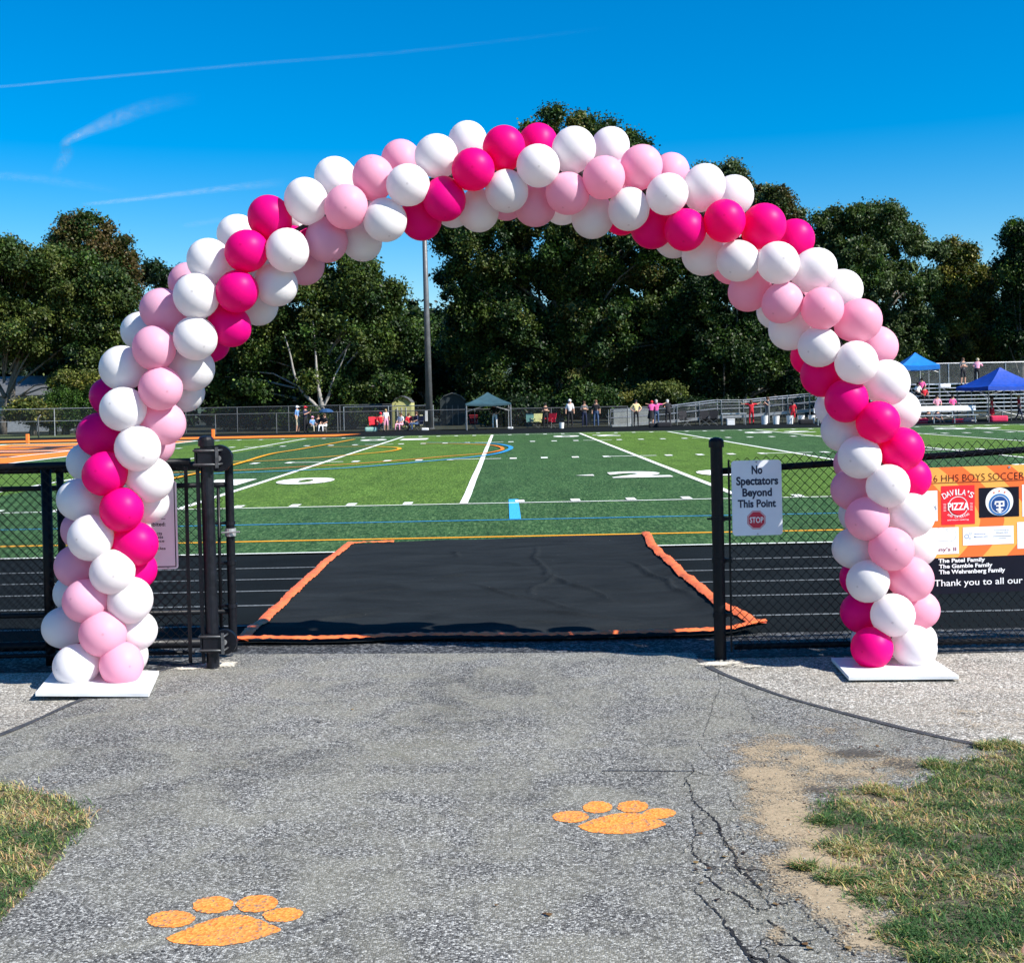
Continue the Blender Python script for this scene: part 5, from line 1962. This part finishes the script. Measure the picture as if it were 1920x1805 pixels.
# front deck stair tower at the bleacher's left end + ramp
ramp = empty('access_ramp', (at(1145, 797, 82.6).x, 82.6, 0), label='long galvanised access ramp with rails climbing right towards the bleachers', category='ramp')
ox = at(1145, 797, 82.6).x
profile = [(1148, 797, 768), (1250, 789, 762), (1345, 780, 750), (1400, 778, 750), (1470, 772, 743), (1560, 764, 735)]
pts_d = [(at(x, d_, 82.6).x - ox, max(.02, at(x, d_, 82.6).z), at(x, t_, 82.6).z) for x, d_, t_ in profile]
mb = MB()
for (xa, za, _), (xb, zb, _) in zip(pts_d[:-1], pts_d[1:]):
    mb.add([(xa, 0, za), (xb, 0, zb), (xb, 1.5, zb), (xa, 1.5, za), (xa, 0, za - .16), (xb, 0, zb - .16), (xb, 1.5, zb - .16), (xa, 1.5, za - .16)],
           [(0, 1, 2, 3), (7, 6, 5, 4), (0, 4, 5, 1), (1, 5, 6, 2), (2, 6, 7, 3), (3, 7, 4, 0)])
mb.build('ramp_deck', M['alu'], ramp)
for yy in (0, 1.5):
    for f_ in (1.0, .86, .45):
        MB().tube([(x, yy, z + (t_ - z) * f_) for x, z, t_ in pts_d], .03, 6).build('handrail', M['steel'], ramp)
for i in range(11):
    x = pts_d[-1][0] * i / 10
    z = np.interp(x, [p_[0] for p_ in pts_d], [p_[1] for p_ in pts_d])
    t_ = np.interp(x, [p_[0] for p_ in pts_d], [p_[2] for p_ in pts_d])
    MB().tube([(x, -.03, 0), (x, -.03, t_)], .032, 6).build('rail_post', M['steel'], ramp)
    MB().tube([(x, 1.53, 0), (x, 1.53, t_)], .032, 6).build('rail_post', M['steel'], ramp)
mb = MB()
for (xa, za, ta), (xb, zb, tb) in zip(pts_d[:-1], pts_d[1:]):
    mb.add([(xa, .02, za), (xb, .02, zb), (xb, .02, tb), (xa, .02, ta)], [(0, 1, 2, 3)])
mb.build('rail_mesh', M['far_mesh_grey'], ramp)
# low storage wall behind the ramp
a, b = at(1150, 790, 86), at(1215, 770, 86)
link('concrete_barrier', bevel(MB().box((0, 0, .55), (b.x - a.x, .4, 1.1)).mesh('concrete_barrier', pm('grey_concrete', (.38, .40, .37), .85, .2, 2)), .03), None, ((a.x + b.x) / 2, 86, 0), label='pale grey concrete block behind the lower end of the ramp', category='block')


# ================================================================== PEOPLE
SKIN = pm('skin', (.50, .28, .19), .6, .06, 5)
_cloth = {}


def cloth(c):
    if c not in _cloth:
        _cloth[c] = pm('cloth_%d' % len(_cloth), c, .85, .15, 8)
    return _cloth[c]


WHT, BLK, NAVY, RED, PINK, GRY, KHAKI, YEL, BLUE, DENIM, LPINK, BRN = (.75, .75, .75), (.012, .012, .016), (.012, .018, .05), (.55, .015, .03), (.75, .10, .32), (.12, .13, .14), (.42, .36, .25), (.75, .62, .30), (.12, .25, .50), (.05, .09, .18), (.80, .36, .48), (.07, .035, .02)


def person(px, pfoot, Y, h, shirt, pants, label, pose='stand', face=0, hair=BRN, cap=None, shorts=False, zb=None, sleeves=False, skirt=False, group='spectators beyond the field'):
    base = at(px, pfoot, Y)
    base.z = 0 if zb is None else zb
    k = h / 1.75
    J = {'pel': (0, 0, .95), 'spine': (0, 0, 1.12), 'chest': (0, 0, 1.32), 'neck': (0, 0, 1.50), 'head': (0, -.01, 1.60), 'top': (0, -.01, 1.70),
         'shL': (-.17, 0, 1.43), 'shR': (.17, 0, 1.43), 'elL': (-.24, .02, 1.16), 'elR': (.24, .02, 1.16), 'wrL': (-.25, -.05, .93), 'wrR': (.25, -.05, .93), 'haL': (-.25, -.08, .84), 'haR': (.25, -.08, .84),
         'hiL': (-.10, 0, .92), 'hiR': (.10, 0, .92), 'knL': (-.12, -.02, .50), 'knR': (.12, -.02, .50), 'anL': (-.13, .02, .09), 'anR': (.13, .02, .09), 'toL': (-.14, -.15, .04), 'toR': (.14, -.15, .04)}
    if pose == 'hips':
        J.update(elL=(-.38, .06, 1.18), elR=(.38, .06, 1.18), wrL=(-.20, -.06, 1.0), wrR=(.20, -.06, 1.0), haL=(-.14, -.10, 1.0), haR=(.14, -.10, 1.0))
    if pose == 'crossed':
        J.update(elL=(-.25, -.05, 1.17), elR=(.25, -.05, 1.17), wrL=(.02, -.22, 1.20), wrR=(-.02, -.20, 1.24), haL=(.12, -.20, 1.22), haR=(-.12, -.18, 1.26))
    if pose == 'lean':
        J.update(spine=(0, -.03, 1.10), chest=(0, -.14, 1.28), neck=(0, -.24, 1.44), head=(0, -.28, 1.53), top=(0, -.29, 1.64), shL=(-.17, -.18, 1.38), shR=(.17, -.18, 1.38), elL=(-.28, -.34, 1.18), elR=(.28, -.34, 1.18), wrL=(-.16, -.55, 1.22), wrR=(.16, -.55, 1.22), haL=(-.08, -.60, 1.22), haR=(.08, -.60, 1.22), anL=(-.13, .10, .09), toL=(-.14, -.05, .04))
    if pose == 'arms_out':
        J.update(elL=(-.42, -.05, 1.42), elR=(.42, -.05, 1.42), wrL=(-.62, -.10, 1.50), wrR=(.62, -.10, 1.46), haL=(-.70, -.10, 1.55), haR=(.70, -.10, 1.48))
    if pose == 'phone':
        J.update(elR=(.26, -.12, 1.20), wrR=(.16, -.30, 1.38), haR=(.14, -.33, 1.46), elL=(-.26, -.10, 1.18), wrL=(.0, -.28, 1.30), haL=(.06, -.31, 1.36))
    if pose == 'sit':
        dz = -.48
        for q in ('pel', 'spine', 'chest', 'neck', 'head', 'top', 'shL', 'shR', 'elL', 'elR', 'hiL', 'hiR'):
            x, y, z = J[q]
            J[q] = (x, y, z + dz)
        J.update(knL=(-.14, -.42, .50), knR=(.14, -.42, .50), anL=(-.15, -.46, .09), anR=(.15, -.40, .09), toL=(-.16, -.62, .04), toR=(.16, -.56, .04), wrL=(-.16, -.28, .60), wrR=(.16, -.28, .60), haL=(-.12, -.36, .58), haR=(.12, -.36, .58), elL=(-.26, -.05, .70), elR=(.26, -.05, .70))
    if pose == 'bend':
        J.update(spine=(0, -.10, 1.06), chest=(0, -.30, 1.18), neck=(0, -.46, 1.22), head=(0, -.56, 1.20), top=(0, -.64, 1.17), shL=(-.17, -.38, 1.18), shR=(.17, -.38, 1.18), elL=(-.22, -.42, .92), elR=(.22, -.42, .92), wrL=(-.16, -.42, .68), wrR=(.16, -.42, .68), haL=(-.14, -.44, .60), haR=(.14, -.44, .60))
    if pose == 'walk':
        J.update(knL=(-.11, -.18, .52), anL=(-.12, -.22, .10), toL=(-.12, -.38, .05), knR=(.11, .05, .50), anR=(.12, .28, .12), toR=(.12, .14, .05))
    RAD = {'pel': .135, 'spine': .125, 'chest': .15, 'neck': .055, 'head': .098, 'top': .075, 'sh': .065, 'el': .045, 'wr': .034, 'ha': .036, 'hi': .09, 'kn': .062, 'an': .045, 'to': .035}
    names = list(J)
    E = [('pel', 'spine'), ('spine', 'chest'), ('chest', 'neck'), ('neck', 'head'), ('head', 'top'), ('chest', 'shL'), ('chest', 'shR'), ('shL', 'elL'), ('shR', 'elR'), ('elL', 'wrL'), ('elR', 'wrR'), ('wrL', 'haL'), ('wrR', 'haR'),
         ('pel', 'hiL'), ('pel', 'hiR'), ('hiL', 'knL'), ('hiR', 'knR'), ('knL', 'anL'), ('knR', 'anR'), ('anL', 'toL'), ('anR', 'toR')]
    me = bpy.data.meshes.new('person')
    bm = bmesh.new()
    sk = bm.verts.layers.skin.verify()
    vv = {}
    for q in names:
        v = bm.verts.new([c_ * k for c_ in J[q]])
        r_ = RAD.get(q, RAD.get(q[:2], .05)) * k
        v[sk].radius = (r_ * (1.15 if q in ('pel', 'spine', 'chest') else 1), r_ * (.8 if q in ('pel', 'spine', 'chest') else 1))
        v[sk].use_root = (q == 'pel')
        vv[q] = v
    for a_, b_ in E:
        bm.edges.new((vv[a_], vv[b_]))
    bm.to_mesh(me)
    bm.free()
    o_ = bpy.data.objects.new('person', me)
    C.objects.link(o_)
    o_.modifiers.new('s', 'SKIN')
    m2 = o_.modifiers.new('u', 'SUBSURF')
    m2.levels = 1
    m2.render_levels = 1
    o_.location = base
    o_.rotation_euler = (0, 0, face)
    tag(o_, label=label, category='person', group=group)
    segs_ = {'skin': [('neck', 'head'), ('head', 'top'), ('wrL', 'haL'), ('wrR', 'haR')], 'shirt': [('spine', 'chest'), ('chest', 'shL'), ('chest', 'shR'), ('shL', 'elL'), ('shR', 'elR')], 'pants': [('pel', 'hiL'), ('pel', 'hiR'), ('hiL', 'knL'), ('hiR', 'knR')], 'shoe': [('anL', 'toL'), ('anR', 'toR')]}
    segs_['shirt' if sleeves else 'skin'] += [('elL', 'wrL'), ('elR', 'wrR')]
    segs_['skin' if shorts else 'pants'] += [('knL', 'anL'), ('knR', 'anR')]
    PEOPLE.append((o_, J, k, segs_, shirt, pants, hair, cap, skirt))
    return o_


PEOPLE = []


def finish_people():
    dg = bpy.context.evaluated_depsgraph_get()
    dg.update()
    baked = [bpy.data.meshes.new_from_object(o_.evaluated_get(dg)) for (o_, *_r) in PEOPLE]
    for (o_, J, k, segs_, shirt, pants, hair, cap, skirt), me in zip(PEOPLE, baked):
        o_.modifiers.clear()
        old = o_.data
        o_.data = me
        bpy.data.meshes.remove(old)
        me.materials.clear()
        for m_ in (SKIN, cloth(shirt), cloth(pants), cloth(BLK)):
            me.materials.append(m_)
        order = ['skin', 'shirt', 'pants', 'shoe']
        S = [(order.index(key), np.array(J[a_]) * k, np.array(J[b_]) * k) for key, l_ in segs_.items() for a_, b_ in l_]
        for p_ in me.polygons:
            c_ = np.array(p_.center)
            best, bi = 9, 0
            for mi, a_, b_ in S:
                ab = b_ - a_
                t = max(0, min(1, float(np.dot(c_ - a_, ab) / max(1e-9, np.dot(ab, ab)))))
                d_ = np.linalg.norm(c_ - a_ - ab * t)
                if d_ < best:
                    best, bi = d_, mi
            p_.material_index = bi
            p_.use_smooth = True
        # hair or cap
        hc = Vector(J['head']).lerp(Vector(J['top']), .55) * k
        mb_ = MB()
        n = 12
        for i in range(6):
            a_ = R(90) * i / 5 * 1.25
            r_ = .105 * k * math.sin(a_ + .05)
            z_ = .115 * k * math.cos(a_)
            for q in range(n):
                t = 2 * math.pi * q / n
                mb_.v.append((hc.x + r_ * math.cos(t), hc.y + .012 + r_ * math.sin(t) * 1.08, hc.z + z_ - .02))
        for i in range(5):
            for q in range(n):
                mb_.f.append((i * n + q, (i + 1) * n + q, (i + 1) * n + (q + 1) % n, i * n + (q + 1) % n))
                mb_.m.append(0)
        if cap:
            mb_.box((hc.x, hc.y - .12 * k, hc.z - .0), (.14 * k, .10 * k, .02))
        elif hair is not None and sum(hair) > 0:
            mb_.box((hc.x, hc.y + .085 * k, hc.z - .10 * k), (.13 * k, .06 * k, .16 * k))
        mb_.build('cap' if cap else 'hair', cloth(cap or hair), o_, smooth=True)
        # face: eyes and nose
        hd = Vector(J['head']) * k
        mb_ = MB()
        mb_.box((hd.x, hd.y - .098 * k, hd.z + .0), (.02, .03, .04))
        mb_.build('nose', SKIN, o_)
        if skirt:
            mb_ = MB()
            z1_, z0_ = J['pel'][2] * k, .52 * k
            for zz, rr_ in ((z1_, .17 * k), (z0_, .25 * k)):
                for q in range(12):
                    t = 2 * math.pi * q / 12
                    mb_.v.append((rr_ * math.cos(t), rr_ * .8 * math.sin(t), zz))
            for q in range(12):
                mb_.f.append((q, 12 + q, 12 + (q + 1) % 12, (q + 1) % 12))
                mb_.m.append(0)
            mb_.build('skirt', cloth(pants), o_)


YP = 81.2
person(558, 810, YP, 1.78, BLUE, KHAKI, 'man in light blue shirt, khaki shorts and white cap, standing at left of the group', 'stand', R(70), cap=WHT, shorts=True)
person(573, 810, YP - .1, 1.75, NAVY, BLK, 'man in dark jacket and red cap holding something up, beside the blue shirt man', 'phone', R(60), cap=RED)
person(586, 808, YP, 1.5, BLUE, KHAKI, 'person in blue sitting low right of the red capped man', 'sit', R(40), cap=LPINK)
person(597, 808, YP + .2, 1.6, BLK, BLK, 'person in black sitting under the small blue umbrella', 'sit', R(20))
person(609, 808, YP, 1.7, BLK, WHT, 'person in black top and white trousers reclining by the tree trunk', 'sit', R(-30))
person(714, 805, YP + .1, 1.72, RED, GRY, 'person in red top and red cap seated in the red camp chair', 'sit', R(10), cap=RED)
person(724, 807, YP - .6, 1.45, WHT, LPINK, 'child in white and pink standing before the red camp chair', 'stand', R(20), shorts=True, hair=(.35, .25, .1))
person(752, 806, YP, 1.65, WHT, LPINK, 'woman in white top seated on the grey camp chair', 'sit', R(-30), hair=BRN)
person(767, 806, YP + .2, 1.6, RED, BLK, 'person in red seated between two others left of the pole', 'sit', R(20))
person(781, 807, YP, 1.72, NAVY, DENIM, 'person in navy and jeans seated nearest the light pole', 'sit', R(-60))
person(928, 803, YP, 1.72, BLK, WHT, 'man in white trousers standing under the green canopy', 'hips', R(-20))
person(1023, 801, YP + .1, 1.65, BLK, BLK, 'person in black with crossed arms between the yellow and red chairs', 'crossed', R(10), cap=BLK)
person(1069, 801, YP - .2, 1.85, WHT, BLK, 'big man in white shirt and white cap standing at the fence', 'stand', R(0), cap=WHT)
person(1096, 801, YP, 1.70, GRY, NAVY, 'person in grey print top, arms folded, beside the woman in black', 'crossed', R(0))
person(1118, 801, YP - .1, 1.78, BLK, DENIM, 'woman in sleeveless black top and jeans', 'stand', R(-10), hair=(.12, .05, .03))
person(1193, 799, 80.2, 1.74, YEL, BLK, 'person in pale yellow top and black leggings with elbows raised', 'hips', R(10), hair=BLK)
person(1221, 799, 80.0, 1.72, PINK, BLK, 'woman in pink top and black skirt leaning towards the fence', 'lean', R(160), shorts=True, skirt=True, cap=RED)
person(1231, 798, 80.2, 1.72, PINK, DENIM, 'person in bright pink shirt and jeans leaning on the fence rail', 'arms_out', R(180), hair=(.4, .36, .34))
person(1253, 798, 80.1, 1.78, BLK, BLK, 'grey haired person all in black leaning on the rail', 'lean', R(180), hair=(.42, .42, .42))
person(1409, 795, 79.4, 1.60, RED, RED, 'child in red uniform with arms spread on the rail', 'arms_out', R(180), hair=BRN)
person(1440, 796, 79.2, 1.75, GRY, GRY, 'woman in grey reaching out with something white', 'phone', R(-70), hair=BRN)
person(1487, 795, 79.3, 1.45, RED, RED, 'player in red uniform standing among the white buckets', 'stand', R(170), hair=BLK, shorts=True)
person(1806, 716, 81.0, 1.78, GRY, BLK, 'person in black shorts standing on the top walkway of the bleachers', 'crossed', R(10), zb=2.25, shorts=True)
person(1832, 716, 81.2, 1.82, LPINK, BLK, 'man in pink shirt and pale cap leaning on the walkway rail', 'lean', R(150), cap=KHAKI, zb=2.25)
person(1757, 764, 77.3, 1.70, LPINK, BLK, 'person in pink shirt sitting on the bleachers, left of a pair', 'sit', R(0), zb=.45, hair=BLK)
person(1786, 764, 77.3, 1.65, PINK, GRY, 'person in darker pink sitting on the bleachers, right of a pair', 'sit', R(10), zb=.45, hair=BLK)
person(1721, 728, 79.8, 1.55, WHT, BLK, 'person in white and pink sitting under the bright blue canopy', 'sit', R(10), zb=1.35)
person(1728, 722, 80.4, 1.6, PINK, BLK, 'person in pink sitting higher under the bright blue canopy', 'sit', R(-10), zb=1.6)
person(1733, 732, 79.2, 1.5, RED, BLK, 'person in red sitting low under the bright blue canopy', 'sit', R(0), zb=1.15)
person(1860, 796, 74.0, 1.5, RED, RED, 'girl in red dress with long hair near the royal blue canopy', 'stand', R(60), shorts=True, skirt=True, hair=(.10, .04, .02))
person(1911, 796, 74.6, 1.55, RED, NAVY, 'fair haired player in red at the right edge of the picture', 'walk', R(60), hair=(.45, .33, .15))
person(1741, 796, 73.8, 1.6, BLK, BLK, 'person in black sitting on the ground by the white bench', 'sit', R(0), zb=-.32)
person(1758, 796, 74.2, 1.6, NAVY, BLK, 'person in navy sitting on the ground below the white bench', 'sit', R(20), zb=-.32)
finish_people()


# ================================================================== SMALL THINGS BEYOND THE FIELD
def camp_chair(px, Y, col, label, face=0):
    b = at(px, 803, Y)
    root = empty('camp_chair', (b.x, Y, 0), face, label=label, category='chair', group='folding camp chairs by the far fence')
    cm = cloth(col)
    MB().add([(-.27, -.25, .44), (.27, -.25, .44), (.27, .25, .38), (-.27, .25, .38), (-.27, -.25, .415), (.27, -.25, .415), (.27, .25, .355), (-.27, .25, .355)], [(0, 1, 2, 3), (7, 6, 5, 4), (0, 4, 5, 1), (1, 5, 6, 2), (2, 6, 7, 3), (3, 7, 4, 0)]).build('seat', cm, root)
    MB().add([(-.27, .25, .40), (.27, .25, .40), (.29, .38, .95), (-.29, .38, .95), (-.27, .275, .40), (.27, .275, .40), (.29, .405, .95), (-.29, .405, .95)], [(3, 2, 1, 0), (4, 5, 6, 7), (0, 1, 5, 4), (1, 2, 6, 5), (2, 3, 7, 6), (3, 0, 4, 7)]).build('backrest', cm, root)
    for x in (-.28, .28):
        MB().box((x, 0, .62), (.06, .46, .03)).build('armrest', cm, root)
    for (x0, y0, x1, y1) in ((-.28, -.25, .28, -.25), (.28, -.25, -.28, -.25), (-.28, .28, .28, .28), (.28, .28, -.28, .28)):
        MB().tube([(x0, y0, 0), (x1, y1, .42), (x1, y1, .62)], .013, 5).build('leg', M['pole_grey'], root)


camp_chair(702, 81.8, RED, 'red camp chair left of the person in red', R(20))
camp_chair(714, 81.7, (.3, .02, .03), 'red camp chair with the person in red sitting in it', R(0))
camp_chair(752, 82.0, GRY, 'grey camp chair behind the woman in white')
camp_chair(768, 81.8, BLK, 'black camp chair holding the person in red, left of the pole')
camp_chair(783, 81.9, NAVY, 'navy camp chair nearest the light pole', R(-30))
camp_chair(597, 81.9, BLK, 'black camp chair under the small umbrella')
camp_chair(888, 82.0, (.3, .015, .03), 'dark red camp chair in the shade under the green canopy')
camp_chair(995, 81.9, (.15, .35, .32), 'teal camp chair, leftmost of the three right of the canopy')
camp_chair(1006, 81.6, (.75, .70, .30), 'yellow camp chair between the teal and the red one', R(-20))
camp_chair(1031, 81.6, (.65, .02, .05), 'bright red camp chair right of the person with crossed arms', R(-35))
for px, lb in ((1285, 'black camp chair, leftmost of three before the ramp'), (1322, 'black camp chair in the middle of three before the ramp'), (1338, 'black camp chair, rightmost of three before the ramp')):
    camp_chair(px, 79.6, BLK, lb, random.uniform(-.4, .4))

ub = at(612, 803, 82.4)
um = empty('sun_umbrella', (ub.x, 82.4, 0), label='small navy umbrella in front of the forked maple trunk', category='umbrella')
mb = MB()
for i in range(5):
    a_ = R(80) * i / 4
    for q in range(10):
        t = 2 * math.pi * q / 10
        mb.v.append((.52 * math.sin(a_) * math.cos(t), .52 * math.sin(a_) * math.sin(t), 1.25 + .30 * math.cos(a_)))
for i in range(4):
    for q in range(10):
        mb.f.append((i * 10 + q, (i + 1) * 10 + q, (i + 1) * 10 + (q + 1) % 10, i * 10 + (q + 1) % 10))
        mb.m.append(0)
mb.build('umbrella_canopy', cloth((.01, .05, .14)), um)
MB().tube([(0, 0, 0), (0, 0, 1.5)], .015, 6).build('umbrella_pole', M['dull_steel'], um)


def bucket(px, Y, label, s=1.0):
    b = at(px, 797, Y)
    root = empty('bucket', (b.x, Y, 0), label=label, category='bucket', group='white buckets along the ramp')
    mb_ = MB()
    mb_.tube([(0, 0, 0), (0, 0, .38 * s * 1.0), (0, 0, .40 * s)], [.14 * s, .17 * s, .18 * s], 14)
    mb_.build('bucket_body', M['white_plastic'], root)
    MB().tube([(.17 * s * math.cos(t), -.02, .38 * s - .10 * s * math.sin(t)) for t in np.linspace(0, math.pi, 8)], .008, 4).build('bucket_handle', M['dull_steel'], root)


for px, lb, s_ in ((1434, 'tall white bucket just left of the woman in grey', 1.45), (1455, 'white bucket just right of the woman in grey', 1.35), (1481, 'white bucket half hidden by the player in red', 1.35), (1502, 'white bucket right of the player in red', 1.35), (1522, 'white bucket nearest the right side of the arch', 1.35), (1053, 'pale blue-white bucket left of the man in the white cap', .95)):
    bucket(px, 79.2, lb, s_)

# metal bench + cooler in front of the ramp
b = at(1376, 797, 80.0)
bench = empty('metal_bench', (b.x, 80, 0), label='low galvanised bench frame in front of the ramp, right of the black chairs', category='bench')
MB().box((0, 0, .72), (1.6, .35, .06)).build('seat', M['alu'], bench)
for x in (-.75, .75):
    for y in (-.14, .14):
        MB().tube([(x, y, 0), (x, y, .7)], .03, 6).build('leg', M['steel'], bench)
b = at(1370, 797, 79.3)
cool = empty('cool_box', (b.x, 79.3, 0), label='white cool box with handle under the metal bench', category='cool box')
link('box_body', bevel(MB().box((0, 0, .17), (.48, .3, .34)).mesh('box_body', M['white_plastic']), .02), cool)
link('lid', bevel(MB().box((0, 0, .375), (.5, .32, .06)).mesh('lid', M['white_plastic']), .015), cool)
MB().tube([(-.2, 0, .36), (-.17, 0, .52), (.17, 0, .52), (.2, 0, .36)], .012, 5).build('handle', M['dull_steel'], cool)


def team_bench(px0, px1, Y, label):
    a, b_ = at(px0, 797, Y), at(px1, 797, Y)
    w = b_.x - a.x
    root = empty('team_bench', ((a.x + b_.x) / 2, Y, 0), label=label, category='bench', group='white team benches')
    MB().box((0, .22, .86), (w, .05, .30), Matrix.Rotation(R(-12), 3, 'X')).build('backrest', M['white_board'], root)
    MB().box((0, -.05, .46), (w, .34, .05)).build('seat', M['alu'], root)
    for i in range(4):
        x = -w / 2 + .15 + (w - .3) * i / 3
        MB().tube([(x, -.15, 0), (x, -.12, .44), (x, .2, .44), (x, .24, .95)], .03, 6).build('leg', M['steel'], root)
    MB().tube([(-w / 2, .05, .12), (w / 2, .05, .12)], .02, 6).build('stretcher', M['steel'], root)


team_bench(1706, 1832, 72.8, 'long white backed team bench on the far sideline, right of the arch')
team_bench(1528, 1562, 73.5, 'short white team bench peeking out left of the arch column')
# bags and gear
def bag(px, Y, w, col, label, zb=0.0, cat='bag'):
    b_ = at(px, 797, Y)
    me = bevel(MB().box((0, 0, w * .18), (w, w * .5, w * .36)).mesh('gear_bag', cloth(col)), w * .1, 2)
    root = link('gear_bag', me, None, (b_.x, Y, zb), label=label, category=cat, group='bags and gear by the far sideline')
    MB().tube([(-w * .25, 0, w * .34), (0, 0, w * .52), (w * .25, 0, w * .34)], .012, 5).build('strap', cloth(BLK), root)


bag(1228, 76.5, .75, BLK, 'black duffel bag lying on the track below the pink shirts')
bag(1245, 76.3, .9, BLK, 'longer black gear bag right of the duffel on the track')
bag(1727, 73.6, .8, (.6, .02, .08), 'red bag on the ground, left under the team bench')
bag(1796, 73.2, .6, (.6, .02, .08), 'red bag under the middle of the team bench')
bag(1872, 73.8, 1.0, (.7, .03, .10), 'large red bag beside the girl in the red dress')
bag(1813, 73.6, .8, NAVY, 'navy bag at the right end of the team bench')
bag(1511, 76.8, .9, BLK, 'black bag on the track by the arch column')
bag(1772, 80.6, .7, WHT, 'white bag on the upper row of the bleachers', 2.1)
bag(696, 81.0, .8, (.30, .50, .42), 'pale teal blanket bundle left of the red camp chair')
bag(797, 81.6, .45, WHT, 'small white bag at the foot of the light pole')
bag(957, 81.4, .35, WHT, 'small white bag by the right leg of the green canopy')

# ================================================================== CLOUD TRAILS
def trail(name, pts_, Y, label, ws, cover):
    P = [at(x, y, Y) for x, y in pts_]
    P = smooth_path(P, 8)
    wv = np.interp(np.linspace(0, 1, len(P)), np.linspace(0, 1, len(ws)), ws) * Y / F_PX
    cv = np.interp(np.linspace(0, 1, len(P)), np.linspace(0, 1, len(cover)), cover)
    V_, F_, UV, CO = [], [], [], []
    n = len(P)
    for i, p_ in enumerate(P):
        t = (P[min(i + 1, n - 1)] - P[max(i - 1, 0)]).normalized()
        # band lies nearly level, like ice cloud, tilted to keep its breadth
        side = Vector((-t.z, .35, t.x)).normalized()
        for q in (-.5, 0, .5):
            V_.append(tuple(p_ + side * wv[i] * q))
            UV.append((i / (n - 1), q + .5))
            CO.append(cv[i])
    for i in range(n - 1):
        for q in range(2):
            a_ = i * 3 + q
            F_.append((a_, a_ + 1, a_ + 4, a_ + 3))
    me = bpy.data.meshes.new(name)
    me.from_pydata(V_, [], F_)
    uv = me.uv_layers.new(name='UVMap')
    for lp in me.loops:
        uv.data[lp.index].uv = UV[lp.vertex_index]
    a_ = me.attributes.new('cover', 'FLOAT', 'POINT')
    a_.data.foreach_set('value', CO)
    me.materials.append(M['cloud'])
    link(name, me, kind='structure', label=label)


CYd = 9000
trail('contrail', [(-300, 190), (0, 163), (250, 140), (500, 118), (750, 98), (1000, 70), (1150, 50)], CYd, 'thin long contrail high at the upper left', [8, 9, 12, 12, 16], [.42, .34, .16, .10, .03])
trail('contrail', [(150, 384), (250, 374), (400, 356), (540, 341)], CYd, 'short bright contrail above the left treetops', [10, 14, 18, 30], [.4, .65, .7, .6])
trail('cirrus_wisp', [(98, 330), (125, 290), (122, 268), (160, 248), (220, 222), (290, 198), (380, 182)], CYd, 'hooked cirrus wisp at the upper left', [28, 40, 26, 30, 46, 46, 40], [.6, .6, .8, .9, .65, .3, .08])
trail('cirrus_wisp', [(-60, 328), (40, 332), (120, 342), (240, 362)], CYd, 'faint low cirrus streak at the left edge', [20, 26, 26, 20], [.22, .22, .2, .1])
trail('cirrus_wisp', [(340, 424), (380, 418), (430, 410), (470, 405)], CYd, 'tiny faint streak beside the arch at left', [14, 18, 18, 14], [.2, .22, .2, .1])
